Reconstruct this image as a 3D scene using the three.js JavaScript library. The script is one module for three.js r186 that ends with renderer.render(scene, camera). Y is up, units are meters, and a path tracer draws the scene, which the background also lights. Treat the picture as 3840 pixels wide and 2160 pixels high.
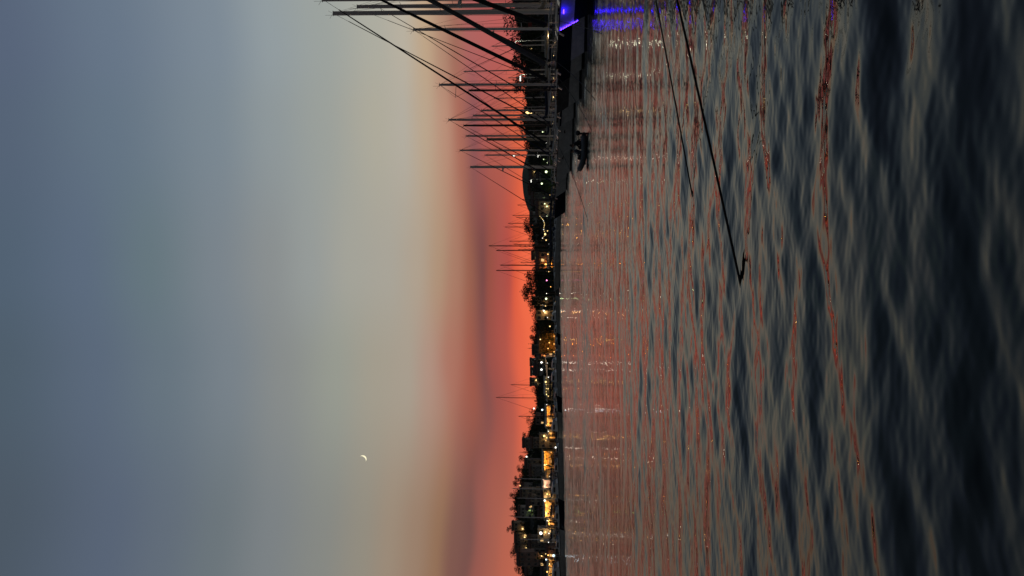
import * as THREE from 'three';
import { mergeGeometries, mergeVertices } from 'three/addons/utils/BufferGeometryUtils.js';
import { MarchingCubes } from 'three/addons/objects/MarchingCubes.js';

// ---------------------------------------------------------------- camera, sky, light, exposure
const scene = new THREE.Scene();
// the phone was held on its side: the sky is at the left edge of the picture, the world's right at its top
const camera = new THREE.PerspectiveCamera(40.13, 16 / 9, 0.1, 12000);
const EYE = 2.5, PITCH = 0.05136;
camera.position.set(0, EYE, 0);
camera.up.set(1, 0, 0);
camera.lookAt(0, EYE + Math.tan(PITCH), -1);
scene.add(camera);

const renderer = new THREE.WebGLRenderer({ antialias: true });
renderer.setSize(1024, 576);
renderer.toneMapping = THREE.LinearToneMapping;
renderer.toneMappingExposure = 1;
renderer.shadowMap.enabled = true;

function rng(seed) {
  let s = seed >>> 0;
  return () => { s = (s + 0x6D2B79F5) >>> 0; let t = Math.imul(s ^ (s >>> 15), 1 | s); t = (t + Math.imul(t ^ (t >>> 7), 61 | t)) ^ t; return ((t ^ (t >>> 14)) >>> 0) / 4294967296; };
}
const lerp = (a, b, t) => a + (b - a) * t, clamp = (x, a = 0, b = 1) => Math.min(b, Math.max(a, x));
const smooth = (a, b, x) => { const t = clamp((x - a) / (b - a)); return t * t * (3 - 2 * t); };
const hash2 = (i, j) => { const s = Math.sin(i * 127.1 + j * 311.7) * 43758.5453; return s - Math.floor(s); };
function vnoise(x, y) {
  const i = Math.floor(x), j = Math.floor(y), fx = x - i, fy = y - j, u = fx * fx * (3 - 2 * fx), v = fy * fy * (3 - 2 * fy);
  return lerp(lerp(hash2(i, j), hash2(i + 1, j), u), lerp(hash2(i, j + 1), hash2(i + 1, j + 1), u), v);
}

// dusk sky after sunset: columns of [azimuth right of straight ahead, [[elevation, sRGB], ...]]
const DUSK = [
  [-17.4, [[0, 'd06c50'], [1.85, 'c86a50'], [2.77, 'b86450'], [3.88, 'a86050'], [4.99, '985a50'], [5.73, '7a524c'], [6.84, '80594f'], [7.75, '947158'], [9.4, '9a806c'], [11.22, '9c8b79'], [13.02, '938d80'], [15.68, '878984'], [19.13, '7c8285'], [22.47, '6c767c'], [25.67, '626d7a'], [28.73, '596577'], [34.38, '4d5966'], [60, '37424f'], [90, '2c3643']]],
  [-6.2, [[0, 'f07048'], [1.54, 'f06c48'], [2.5, 'e66648'], [3.27, 'b4574a'], [4.14, '9e524a'], [4.91, '84504c'], [5.97, 'a05b4c'], [7.31, 'ac7463'], [8.84, 'af9080'], [10.35, 'a89d8e'], [12.61, 'a39c8d'], [15.39, '979a90'], [19.0, '888c8b'], [22.48, '78828a'], [26.63, '677580'], [30.52, '5b697b'], [35.54, '4f5e6c'], [60, '384552'], [90, '2c3643']]],
  [1.6, [[0, 'f06c48'], [1.64, 'f06a48'], [2.32, 'dc5c40'], [2.9, 'b24f46'], [3.48, 'a8524a'], [4.16, '985145'], [4.8, '7a4a48'], [5.9, '996250'], [6.96, 'aa7c67'], [8.12, 'af9279'], [9.65, 'afa08e'], [11.74, 'a9a498'], [14.55, 'a4a399'], [17.3, '969b99'], [19.99, '8a8f90'], [23.45, '7a848c'], [27.56, '66777f'], [31.42, '5c6b7e'], [35.7, '526273'], [60, '394654'], [90, '2c3643']]],
  [12.1, [[0, 'f06c48'], [1.7, 'f06a46'], [2.65, 'd86446'], [3.6, 'b25c4e'], [4.73, 'a95a54'], [5.59, '8b5456'], [6.44, 'a86a5a'], [7.57, 'b98e78'], [9.07, 'baa58d'], [10.56, 'b3ada0'], [12.41, 'aeaa9b'], [16.05, '9ba09b'], [19.58, '8e979a'], [22.98, '7b8892'], [29.34, '647484'], [35.07, '566477'], [60, '3a4755'], [90, '2c3643']]],
  [17.7, [[0, 'c46052'], [2.03, 'bb5c55'], [3.88, 'b55e5a'], [5.72, 'ac6460'], [6.82, 'a06c5c'], [7.74, 'ae8670'], [8.84, 'bea487'], [10.29, 'b8b0a0'], [12.1, 'adaca0'], [15.65, '9ca29e'], [19.1, '929ca0'], [22.43, '7d8a96'], [28.68, '677688'], [34.33, '58657a'], [60, '3b4856'], [90, '2c3643']]],
];
const AWAY = [[0, '464341'], [6, '484544'], [14, '454749'], [30, '3b434b'], [60, '2f3946'], [90, '2c3643']];   // the dim side of the sky, opposite the sunset
function stops(list) {
  const e = list.map((s) => s[0]), c = list.map((s) => new THREE.Color('#' + s[1]));
  return (el) => {
    if (el <= e[0]) return c[0].clone();
    let k = 0; while (k < e.length - 2 && e[k + 1] < el) k++;
    const t = clamp((el - e[k]) / (e[k + 1] - e[k])), s = t * t * (3 - 2 * t);
    return c[k].clone().lerp(c[k + 1], lerp(t, s, 0.5));
  };
}
{
  const W = 2048, Hh = 1024, data = new Float32Array(W * Hh * 4), cols = DUSK.map(([a, l]) => [a, stops(l)]), away = stops(AWAY);
  for (let j = 0; j < Hh; j++) {
    const el0 = ((j + 0.5) / Hh - 0.5) * 180;
    const row = [], aw = away(el0);
    for (let i = 0; i < W; i++) {
      const ang = ((i + 0.5) / W - 0.5) * 360;          // atan2(z, x); straight ahead is -90
      let az = ang + 90; if (az > 180) az -= 360;
      const low = smooth(12, 3, el0) * smooth(-1, 2, el0);
      const el = el0 + low * (vnoise(az * 0.09 + 7, 3.1) - 0.5) * 1.3 + low * (vnoise(az * 0.22, el0 * 0.9) - 0.5) * 0.6;
      let k = 0; while (k < cols.length - 2 && cols[k + 1][0] < az) k++;
      const t = clamp((az - cols[k][0]) / (cols[k + 1][0] - cols[k][0])), s = t * t * (3 - 2 * t);
      const c = cols[k][1](el).lerp(cols[k + 1][1](el), s);
      c.lerp(aw, smooth(15, 125, Math.abs(az - 3)));
      const o = (j * W + i) * 4, g = el0 < 0 ? smooth(-4, 0, el0) * 0.85 + 0.15 : 1;
      data[o] = c.r * g; data[o + 1] = c.g * g; data[o + 2] = c.b * g; data[o + 3] = 1;
    }
  }
  const tex = new THREE.DataTexture(data, W, Hh, THREE.RGBAFormat, THREE.FloatType);
  tex.mapping = THREE.EquirectangularReflectionMapping; tex.magFilter = THREE.LinearFilter; tex.minFilter = THREE.LinearFilter; tex.wrapS = THREE.RepeatWrapping; tex.needsUpdate = true;
  scene.background = tex; scene.environment = tex;
}
// the sun is down; what is left of it is a weak glow right on the horizon, behind the ridge
const sun = new THREE.DirectionalLight(0xff9a66, 0.05);
sun.position.set(10, 2.5, -400); sun.target.position.set(0, 0, 0);
sun.castShadow = true; sun.shadow.radius = 2; sun.shadow.mapSize.set(2048, 2048);
Object.assign(sun.shadow.camera, { left: -200, right: 200, top: 120, bottom: -120, near: 1, far: 900 });
scene.add(sun, sun.target);

// ---------------------------------------------------------------- helpers
const ONES = ['', 'first', 'second', 'third', 'fourth', 'fifth', 'sixth', 'seventh', 'eighth', 'ninth', 'tenth', 'eleventh', 'twelfth', 'thirteenth', 'fourteenth', 'fifteenth', 'sixteenth', 'seventeenth', 'eighteenth', 'nineteenth'];
const nth = (n) => n < 20 ? ONES[n] : n % 10 ? ['', '', 'twenty', 'thirty', 'forty'][Math.floor(n / 10)] + ' ' + ONES[n % 10] : ['', '', 'twentieth', 'thirtieth', 'fortieth'][n / 10];
const V = (x, y, z) => new THREE.Vector3(x, y, z);
const lin = (r, g, b) => new THREE.Color().setRGB(r, g, b);
function finish(g) { const h = g.index ? g.toNonIndexed() : g; for (const k of Object.keys(h.attributes)) if (!['position', 'normal', 'uv'].includes(k)) h.deleteAttribute(k); if (!h.attributes.uv) h.setAttribute('uv', new THREE.BufferAttribute(new Float32Array(h.attributes.position.count * 2), 2)); if (!h.attributes.normal) h.computeVertexNormals(); return h; }
const merge = (list) => { const l = list.filter(Boolean).map(finish); return l.length === 1 ? l[0] : mergeGeometries(l); };
function box(w, h, d, x = 0, y = 0, z = 0, ry = 0, rz = 0) { const g = new THREE.BoxGeometry(w, h, d); if (rz) g.rotateZ(rz); if (ry) g.rotateY(ry); g.translate(x, y, z); return g; }
function rod(p, q, r0, r1 = r0, seg = 6) {
  const d = q.clone().sub(p), L = d.length(), g = new THREE.CylinderGeometry(r1, r0, L, seg, 1);
  g.applyQuaternion(new THREE.Quaternion().setFromUnitVectors(V(0, 1, 0), d.normalize())); g.translate((p.x + q.x) / 2, (p.y + q.y) / 2, (p.z + q.z) / 2); return g;
}
function tube(points, r, seg = 5, n = points.length * 4) { return new THREE.TubeGeometry(new THREE.CatmullRomCurve3(points), n, r, seg); }
function ball(r, x, y, z, w = 8, h = 6) { const g = new THREE.SphereGeometry(r, w, h); g.translate(x, y, z); return g; }
const taken = {};
function numbered(name) { const n = taken[name] = (taken[name] ?? -1) + 1; return n ? name + '_' + String(n).padStart(3, '0') : name; }
function part(name, geos, mat, parent) {
  const m = new THREE.Mesh(merge(Array.isArray(geos) ? geos : [geos]), mat);
  m.name = name; m.castShadow = m.receiveShadow = true; parent.add(m); return m;
}
function thing(name, label, category, pos = [0, 0, 0], turn = 0, group) {
  const o = new THREE.Group(); o.name = numbered(name); o.position.set(...pos); o.rotation.y = turn;
  o.userData = { label, category }; if (group) o.userData.group = group; scene.add(o); return o;
}
function structure(name, geos, mat, label) {
  const m = part(numbered(name), geos, mat, scene); m.userData = { kind: 'structure', label, category: name.replace(/_/g, ' ') }; return m;
}
function lamp(parent, x, y, z, color, cd, radius = 4) {
  const l = new THREE.PointLight(color, cd, 0, 2); l.position.set(x, y, z); l.castShadow = true; l.shadow.radius = radius; parent.add(l); return l;
}
// grain and patches of wear, shared by the painted and plastered surfaces
function grainMap(seed, base, spread, scale) {
  const N = 256, d = new Uint8Array(N * N * 4), r = rng(seed);
  const wrap = (x, y, f) => { const X = x * f / N, Y = y * f / N, i = Math.floor(X), j = Math.floor(Y), a = X - i, b = Y - j, h = (p, q) => hash2(((p % f) + f) % f + seed, ((q % f) + f) % f); const u = a * a * (3 - 2 * a), v = b * b * (3 - 2 * b); return lerp(lerp(h(i, j), h(i + 1, j), u), lerp(h(i, j + 1), h(i + 1, j + 1), u), v); };
  for (let y = 0; y < N; y++) for (let x = 0; x < N; x++) {
    const n = 0.5 * wrap(x, y, 6) + 0.3 * wrap(x, y, 19) + 0.2 * wrap(x, y, 61), v = clamp(base + spread * (n - 0.5) * 2 + (r() - 0.5) * spread * 0.3);
    const o = (y * N + x) * 4; d[o] = d[o + 1] = d[o + 2] = v * 255; d[o + 3] = 255;
  }
  const t = new THREE.DataTexture(d, N, N, THREE.RGBAFormat); t.wrapS = t.wrapT = THREE.RepeatWrapping; t.magFilter = t.minFilter = THREE.LinearFilter; t.repeat.set(scale, scale); t.colorSpace = THREE.SRGBColorSpace; t.needsUpdate = true; return t;
}
const GRAIN = grainMap(3, 0.86, 0.14, 1), STAIN = grainMap(8, 0.78, 0.24, 1), SPECK = grainMap(15, 0.7, 0.34, 2);
const mat = (c, rough = 0.7, extra = {}) => new THREE.MeshStandardMaterial({ color: c, roughness: rough, ...extra });
const M = {
  gelcoat: new THREE.MeshPhysicalMaterial({ color: lin(0.74, 0.74, 0.71), roughness: 0.3, map: GRAIN, clearcoat: 0.4 }),
  ivory: new THREE.MeshPhysicalMaterial({ color: lin(0.62, 0.60, 0.54), roughness: 0.35, map: GRAIN }),
  navy: new THREE.MeshPhysicalMaterial({ color: lin(0.010, 0.014, 0.030), roughness: 0.25, clearcoat: 0.5 }),
  blackPaint: mat(lin(0.012, 0.012, 0.013), 0.45),
  antifoul: mat(lin(0.02, 0.02, 0.025), 0.8, { map: STAIN }),
  redFoul: mat(lin(0.10, 0.022, 0.018), 0.8, { map: STAIN }),
  deck: mat(lin(0.50, 0.49, 0.45), 0.7, { map: STAIN }),
  teak: mat(lin(0.20, 0.13, 0.075), 0.7, { map: SPECK }),
  alloy: mat(lin(0.60, 0.57, 0.54), 0.5, { metalness: 0.1 }),
  darkAlloy: mat(lin(0.03, 0.03, 0.032), 0.45, { metalness: 0.3 }),
  whiteSpar: mat(lin(0.7, 0.7, 0.68), 0.4),
  steel: mat(lin(0.55, 0.55, 0.55), 0.28, { metalness: 0.9 }),
  wire: mat(lin(0.14, 0.14, 0.14), 0.5, { metalness: 0.6 }),
  glassDark: new THREE.MeshPhysicalMaterial({ color: lin(0.012, 0.013, 0.015), roughness: 0.08 }),
  canvasBlue: mat(lin(0.018, 0.03, 0.075), 0.9, { map: STAIN }),
  canvasGrey: mat(lin(0.13, 0.13, 0.13), 0.9, { map: STAIN }),
  canvasCream: mat(lin(0.52, 0.47, 0.38), 0.9, { map: STAIN }),
  canvasRed: mat(lin(0.22, 0.035, 0.03), 0.9, { map: STAIN }),
  sailDark: mat(lin(0.02, 0.022, 0.028), 0.9, { map: STAIN }),
  rope: mat(lin(0.035, 0.03, 0.026), 0.9, { map: SPECK }),
  rubber: mat(lin(0.03, 0.03, 0.032), 0.7, { map: STAIN }),
  fender: mat(lin(0.05, 0.06, 0.10), 0.6),
  concrete: mat(lin(0.26, 0.25, 0.23), 0.9, { map: STAIN }),
  darkStone: mat(lin(0.13, 0.12, 0.11), 0.95, { map: STAIN }),
  soil: mat(lin(0.10, 0.095, 0.065), 1, { map: SPECK }),
  iron: mat(lin(0.05, 0.05, 0.05), 0.6, { metalness: 0.4 }),
};
const glow = (r, g, b, k) => new THREE.MeshStandardMaterial({ color: 0x000000, emissive: lin(r, g, b), emissiveIntensity: k, roughness: 0.5 });
const G = {
  white: glow(1, 0.98, 0.88, 2.6), cool: glow(0.72, 0.92, 1, 2.6), warm: glow(1, 0.70, 0.26, 2.8), amber: glow(1, 0.52, 0.12, 3), green: glow(0.85, 1, 0.55, 2.4), blue: glow(0.07, 0.02, 1, 16), red: glow(1, 0.12, 0.06, 4), pink: glow(1, 0.25, 0.6, 4),
  lantern: glow(0.72, 0.92, 1, 1.8), winWarm: glow(1, 0.62, 0.24, 1.0), winDim: glow(1, 0.62, 0.24, 0.32), winCool: glow(0.85, 0.95, 0.8, 0.7),
};

// ---------------------------------------------------------------- water
const WAVES = (() => {
  const r = rng(41), out = [];
  const band = (n, l0, l1, rms, spread, dir0) => {
    const part = [];
    for (let i = 0; i < n; i++) {
      const L = l0 * Math.pow(l1 / l0, (i + r()) / n), k = 2 * Math.PI / L, a = dir0 + (r() + r() + r() - 1.5) * spread;
      part.push({ L, kx: k * Math.sin(a), kz: k * Math.cos(a), p: r() * 6.283, s: rms * Math.sqrt(2 / n) / k });
    }
    out.push(...part);
  };
  band(12, 2.2, 6.5, 0.015, 0.5, 0.10);
  band(26, 0.8, 2.2, 0.037, 0.8, -0.12);
  band(30, 0.28, 0.8, 0.034, 1.0, 0.10);
  return out;
})();
// what the mesh cannot resolve far out goes into the waves that it can, so that the slopes stay as steep
const waveGain = (res) => { let a = 0, b = 0; for (const w of WAVES) { const k = Math.hypot(w.kx, w.kz), f = clamp((w.L / res - 2.2) / 2.2); a += (w.s * k) ** 2; b += (f * w.s * k) ** 2; } return Math.min(2.2, Math.sqrt(a / b)); };
function waveHeight(x, z, res, gain) {
  let h = 0;
  // gusts: the wind roughens some patches more than others
  const gust = 0.42 + 1.35 * smooth(0.15, 0.85, 0.5 * vnoise(x * 0.05 + 3, z * 0.03) + 0.5 * vnoise(x * 0.17 + 8, z * 0.13 + 9));
  for (const w of WAVES) {
    const f = clamp((w.L / res - 2.2) / 2.2); if (!f) continue;
    h += w.s * f * Math.sin(w.kx * x + w.kz * z + w.p);
  }
  return h * gust * gain;
}
{
  const zs = []; let z = -4;
  while (z < 312) { zs.push(z); const a = Math.abs(z); z += a < 3.2 ? 0.12 : a < 7 ? 0.035 : a < 30 ? Math.max(0.035, a * 0.005) : a < 120 ? 0.16 : a < 200 ? 0.3 : 0.45; }
  const NC = 480, pos = new Float32Array(zs.length * (NC + 1) * 3), idx = [];
  zs.forEach((zz, j) => {
    const half = 7 + Math.max(0, zz) * 0.56, dx = 2 * half / NC;
    const dz = j ? zz - zs[j - 1] : 0.12, res = Math.max(dz, dx * 0.45), gain = waveGain(res) * (1 + 0.12 * smooth(22, 60, zz));
    for (let i = 0; i <= NC; i++) {
      const x = -half + i * dx, o = (j * (NC + 1) + i) * 3;
      pos[o] = x; pos[o + 2] = -zz; pos[o + 1] = waveHeight(x, -zz, res, gain);
      if (j && i) { const a = (j - 1) * (NC + 1) + i - 1, b = a + 1, c = a + NC + 1, d = c + 1; idx.push(a, b, d, a, d, c); }
    }
  });
  const g = new THREE.BufferGeometry(); g.setAttribute('position', new THREE.BufferAttribute(pos, 3)); g.setIndex(idx); g.computeVertexNormals();
  // capillary ripples a hand's breadth long, too fine for the mesh
  const N = 1024, T = 6.4, rip = new Uint8Array(N * N * 4), acc = new Float32Array(N * N), r = rng(5), comp = [];
  for (let i = 0; i < 34; i++) { const n = 24 + Math.floor(46 * r()), a = (r() + r() - 1) * 1.1; const kx = Math.round(n * Math.sin(a)), ky = Math.round(n * Math.cos(a)); comp.push([kx * 2 * Math.PI / N, ky * 2 * Math.PI / N, r() * 6.283, 1 / Math.hypot(kx, ky)]); }
  let lo = 9, hi = -9; for (let j = 0; j < N; j++) for (let i = 0; i < N; i++) { let h = 0; for (const [a, b, p, s] of comp) h += s * Math.sin(a * i + b * j + p); acc[j * N + i] = h; lo = Math.min(lo, h); hi = Math.max(hi, h); }
  const cell = T / N, amp = 0.0040 / (hi - lo), up = (i, j) => acc[((j + N) % N) * N + (i + N) % N];
  for (let j = 0; j < N; j++) for (let i = 0; i < N; i++) { const gx = (up(i + 1, j) - up(i - 1, j)) * amp / (2 * cell), gy = (up(i, j + 1) - up(i, j - 1)) * amp / (2 * cell), n = 1 / Math.hypot(gx, gy, 1), o = (j * N + i) * 4; rip[o] = Math.round((-gx * n * 0.5 + 0.5) * 255); rip[o + 1] = Math.round((-gy * n * 0.5 + 0.5) * 255); rip[o + 2] = Math.round((n * 0.5 + 0.5) * 255); rip[o + 3] = 255; }
  const bump = new THREE.DataTexture(rip, N, N, THREE.RGBAFormat); bump.wrapS = bump.wrapT = THREE.RepeatWrapping; bump.magFilter = bump.minFilter = THREE.LinearFilter; bump.repeat.set(1 / T, 1 / T); bump.needsUpdate = true;
  const uv = new Float32Array(pos.length / 3 * 2); for (let i = 0; i < uv.length / 2; i++) { uv[i * 2] = pos[i * 3]; uv[i * 2 + 1] = pos[i * 3 + 2]; } g.setAttribute('uv', new THREE.BufferAttribute(uv, 2));
  // close in under the moored boats the water is slick; out in the open the breeze ruffles it more and more
  const RUFFLE = [[-9, 1], [16, 1.35], [25, 1.8], [36, 2.6], [52, 3.6]], mats = RUFFLE.map(([, k]) => new THREE.MeshPhysicalMaterial({ color: new THREE.Color().setRGB(0.002, 0.006, 0.007), roughness: 0.035, ior: 1.333, metalness: 0, normalMap: bump, normalScale: new THREE.Vector2(k, k), specularIntensity: 0.8 }));
  RUFFLE.forEach(([z0], i) => { const row = (d) => { const k = zs.findIndex((q) => q >= d); return k < 0 ? zs.length - 1 : Math.min(zs.length - 1, k); }, a = row(z0), b = i + 1 < RUFFLE.length ? row(RUFFLE[i + 1][0]) : zs.length - 1; g.addGroup(a * NC * 6, (b - a) * NC * 6, i); });
  const m = new THREE.Mesh(g, mats);
  m.name = 'harbour_water'; m.userData = { kind: 'structure', label: 'rippled dark harbour water reflecting the dusk sky', category: 'water' };
  m.receiveShadow = true; scene.add(m);
  // the rest of the bay, outside the part that is modelled wave by wave
  const far = new THREE.PlaneGeometry(2400, 420, 8, 4); far.rotateX(-Math.PI / 2); far.translate(0, -0.28, -92); const fu = far.attributes.uv, fp = far.attributes.position; for (let i = 0; i < fu.count; i++) fu.setXY(i, fp.getX(i), fp.getZ(i));
  const bay = new THREE.Mesh(far, mats[4]); bay.name = 'open_water'; bay.receiveShadow = true; bay.userData = { kind: 'structure', label: 'open water of the bay beyond the harbour', category: 'water' }; scene.add(bay);
}

// ---------------------------------------------------------------- land: terrain behind the harbour, quay, pier, pontoon
const SHORE = 300;
const RIDGE = [[-40, 14], [-25.7, 15.8], [-20.1, 17.7], [-18.4, 19.3], [-16.4, 21.4], [-14.9, 21.9], [-14.1, 19.3], [-12.4, 16.6], [-11.9, 15.2], [-10.7, 14], [-10, 11.5], [-9.2, 9.9], [-8.1, 8.9], [-4.3, 9.8], [-2.3, 8.6], [1.5, 9.8], [2.6, 10.1], [4.1, 11.4], [6.2, 11.2], [7.5, 12.9], [9.2, 13.6], [11.5, 15], [14, 15.5], [16.1, 16.5], [18.9, 22], [25, 30], [40, 30]];
function ridgeHeight(az) { let k = 0; while (k < RIDGE.length - 2 && RIDGE[k + 1][0] < az) k++; const [a, h] = RIDGE[k], [b, g] = RIDGE[k + 1]; return lerp(h, g, clamp((az - a) / (b - a))); }
function ground(x, z) {
  const d = -z - SHORE; if (d < 6) return 1.1;
  const az = Math.atan2(x, -z) * 180 / Math.PI, f = smooth(18, 175, d), n = (vnoise(x * 0.05, z * 0.05) - 0.5) * 1.6 + (vnoise(x * 0.18 + 5, z * 0.18) - 0.5) * 0.5;
  return lerp(1.3, ridgeHeight(az), f) * lerp(1, 0.3, smooth(230, 900, d)) + n * smooth(14, 50, d);
}
{
  const ds = [5, 8, 12, 16, 20, 26, 33, 41, 50, 60, 70, 80, 90, 100, 112, 124, 136, 148, 160, 172, 185, 200, 230, 280, 360, 500, 800, 1500, 3000, 6000], NX = 150, pos = [], uv = [], idx = [];
  ds.forEach((d, j) => { for (let i = 0; i <= NX; i++) { const x = (i / NX - 0.5) * 2 * (230 + d * 1.2), z = -SHORE - d; pos.push(x, ground(x, z), z); uv.push(x * 0.1, z * 0.1); if (j && i) { const a = (j - 1) * (NX + 1) + i - 1, b = a + 1, c = a + NX + 1, e = c + 1; idx.push(a, b, e, a, e, c); } } });
  const g = new THREE.BufferGeometry(); g.setAttribute('position', new THREE.Float32BufferAttribute(pos, 3)); g.setAttribute('uv', new THREE.Float32BufferAttribute(uv, 2)); g.setIndex(idx); g.computeVertexNormals();
  structure('terrain', g, M.soil, 'dark wooded hillside behind the harbour');
  // quay: coping stones on a wall, laid end to end along the shore
  const q = structure('quay', [box(470, 3.4, 9.9, 0, -0.60, -SHORE - 5)], M.concrete, 'stone quay wall along the far shore');
  const stone = new THREE.BoxGeometry(1, 1, 1);
  for (let i = 0; i < 90; i++) { const m = new THREE.Mesh(stone, i % 3 ? M.darkStone : M.concrete); m.name = 'coping_stone'; m.scale.set(2.62, 0.24, 0.9); m.position.set(-118.5 + i * 2.66, 1.215 + 0.012 * ((i * 7) % 3), -SHORE + 0.02 + 0.02 * ((i * 5) % 4)); m.castShadow = m.receiveShadow = true; q.add(m); }
  // the pier that the row of yachts is moored to
  const p = structure('pier', [box(3.2, 2.9, 262, 36, -0.4, -167.5)], M.concrete, 'concrete pier behind the row of yachts');
  for (let i = 0; i < 44; i++) { const m = new THREE.Mesh(stone, i % 2 ? M.concrete : M.darkStone); m.name = 'pier_slab'; m.scale.set(3.4, 0.16, 5.86); m.position.set(36, 1.12 + 0.006 * (i % 3), -39.5 - i * 5.92); m.castShadow = m.receiveShadow = true; p.add(m); }
  // floating pontoon on the other side of the harbour
  const a = V(-68, 0, -140), b = V(-9, 0, -297), dir = b.clone().sub(a), len = dir.length(), turn = Math.atan2(-dir.z, dir.x), po = thing('floating_pontoon', 'low grey floating pontoon with the small boats tied up along it', 'pontoon', [(a.x + b.x) / 2, 0, (a.z + b.z) / 2], turn);
  for (let i = 0; i < 14; i++) { const x = -len / 2 + (i + 0.5) * len / 14; part('deck_section', box(len / 14 - 0.15, 0.30, 2.2, x, 0.48, 0), i % 2 ? M.concrete : M.deck, po); part('float', box(len / 14 - 1.6, 0.6, 1.9, x, 0.02, 0), M.blackPaint, po); }
}

// ---------------------------------------------------------------- vegetation
const LEAF = [lin(0.060, 0.080, 0.036), lin(0.080, 0.092, 0.040), lin(0.048, 0.066, 0.036)].map((c) => new THREE.MeshStandardMaterial({ color: c, roughness: 0.9, side: THREE.DoubleSide, map: SPECK }));
const BARK = mat(lin(0.06, 0.045, 0.032), 0.95, { map: SPECK });
function leafCloud(r, lobes, n, size) {            // leaf-sized faces through the volume of a few uneven lobes
  const pos = new Float32Array(n * 9), uv = new Float32Array(n * 6), v = V(0, 0, 0), a = V(0, 0, 0), b = V(0, 0, 0), vol = lobes.map((l) => l[3] * l[4] * l[5]), sum = vol.reduce((p, q) => p + q, 0);
  for (let i = 0; i < n; i++) {
    let k = 0, u = r() * sum; while (k < lobes.length - 1 && u > vol[k]) u -= vol[k++];
    const [cx, cy, cz, rx, ry, rz] = lobes[k]; do v.set(r() * 2 - 1, r() * 2 - 1, r() * 2 - 1); while (v.lengthSq() > 1); const m = v.length() || 1; v.multiplyScalar(Math.pow(m, -0.45));
    const s = size * (0.6 + r() * 0.9); a.set(r() - 0.5, r() - 0.5, r() - 0.5).normalize().multiplyScalar(s); b.set(r() - 0.5, r() - 0.5, r() - 0.5).normalize().multiplyScalar(s);
    const x = cx + v.x * rx, y = cy + v.y * ry, z = cz + v.z * rz; pos.set([x - a.x, y - a.y, z - a.z, x + a.x, y + a.y, z + a.z, x + b.x, y + b.y, z + b.z], i * 9); uv.set([0, 0, 1, 0, r(), 1], i * 6);
  }
  const g = new THREE.BufferGeometry(); g.setAttribute('position', new THREE.BufferAttribute(pos, 3)); g.setAttribute('uv', new THREE.BufferAttribute(uv, 2)); g.computeVertexNormals(); return g;
}
function tree(kind, x, z, h, label, group, seed) {
  const r = rng(seed), y = ground(x, z) - 0.1, t = thing(kind === 'cypress' ? 'cypress_tree' : kind === 'pine' ? 'pine_tree' : kind === 'palm' ? 'palm_tree' : 'broadleaf_tree', label, 'tree', [x, y, z], r() * 6, group), lobes = [], limbs = [];
  if (kind === 'cypress') { for (let i = 0; i < 6; i++) { const f = i / 5; lobes.push([(r() - 0.5) * 0.2, h * (0.12 + 0.80 * f), (r() - 0.5) * 0.2, h * 0.10 * (1.05 - f * 0.8), h * 0.13, h * 0.10 * (1.05 - f * 0.8)]); } limbs.push(rod(V(0, 0, 0), V(0, h * 0.9, 0), 0.14, 0.03)); }
  else if (kind === 'pine') {
    limbs.push(rod(V(0, 0, 0), V(0.2, h * 0.62, 0), h * 0.035, h * 0.02));
    for (let i = 0; i < 9; i++) { const a = r() * 6.28, f = 0.45 + 0.5 * r(), d = h * (0.10 + 0.24 * r()) * (1.25 - f * 0.6), c = V(Math.cos(a) * d, h * f, Math.sin(a) * d); lobes.push([c.x, c.y, c.z, h * 0.15, h * 0.085, h * 0.15]); limbs.push(rod(V(0.15, h * (f - 0.18), 0), c, h * 0.012, h * 0.005)); }
    lobes.push([0, h * 0.93, 0, h * 0.09, h * 0.08, h * 0.09]);
  } else {
    limbs.push(rod(V(0, 0, 0), V(0, h * 0.5, 0), h * 0.03, h * 0.018));
    for (let i = 0; i < 8; i++) { const a = r() * 6.28, d = h * 0.26 * Math.sqrt(r()), c = V(Math.cos(a) * d, h * (0.42 + 0.46 * r()), Math.sin(a) * d); lobes.push([c.x, c.y, c.z, h * 0.18, h * 0.15, h * 0.18]); limbs.push(rod(V(0, h * 0.35, 0), c, h * 0.012, h * 0.004)); }
  }
  part('trunk', limbs, BARK, t);
  part('crown', leafCloud(r, lobes, kind === 'cypress' ? 420 : 900, Math.max(0.16, h * 0.026)), LEAF[Math.floor(r() * 3)], t);
  return t;
}
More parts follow.
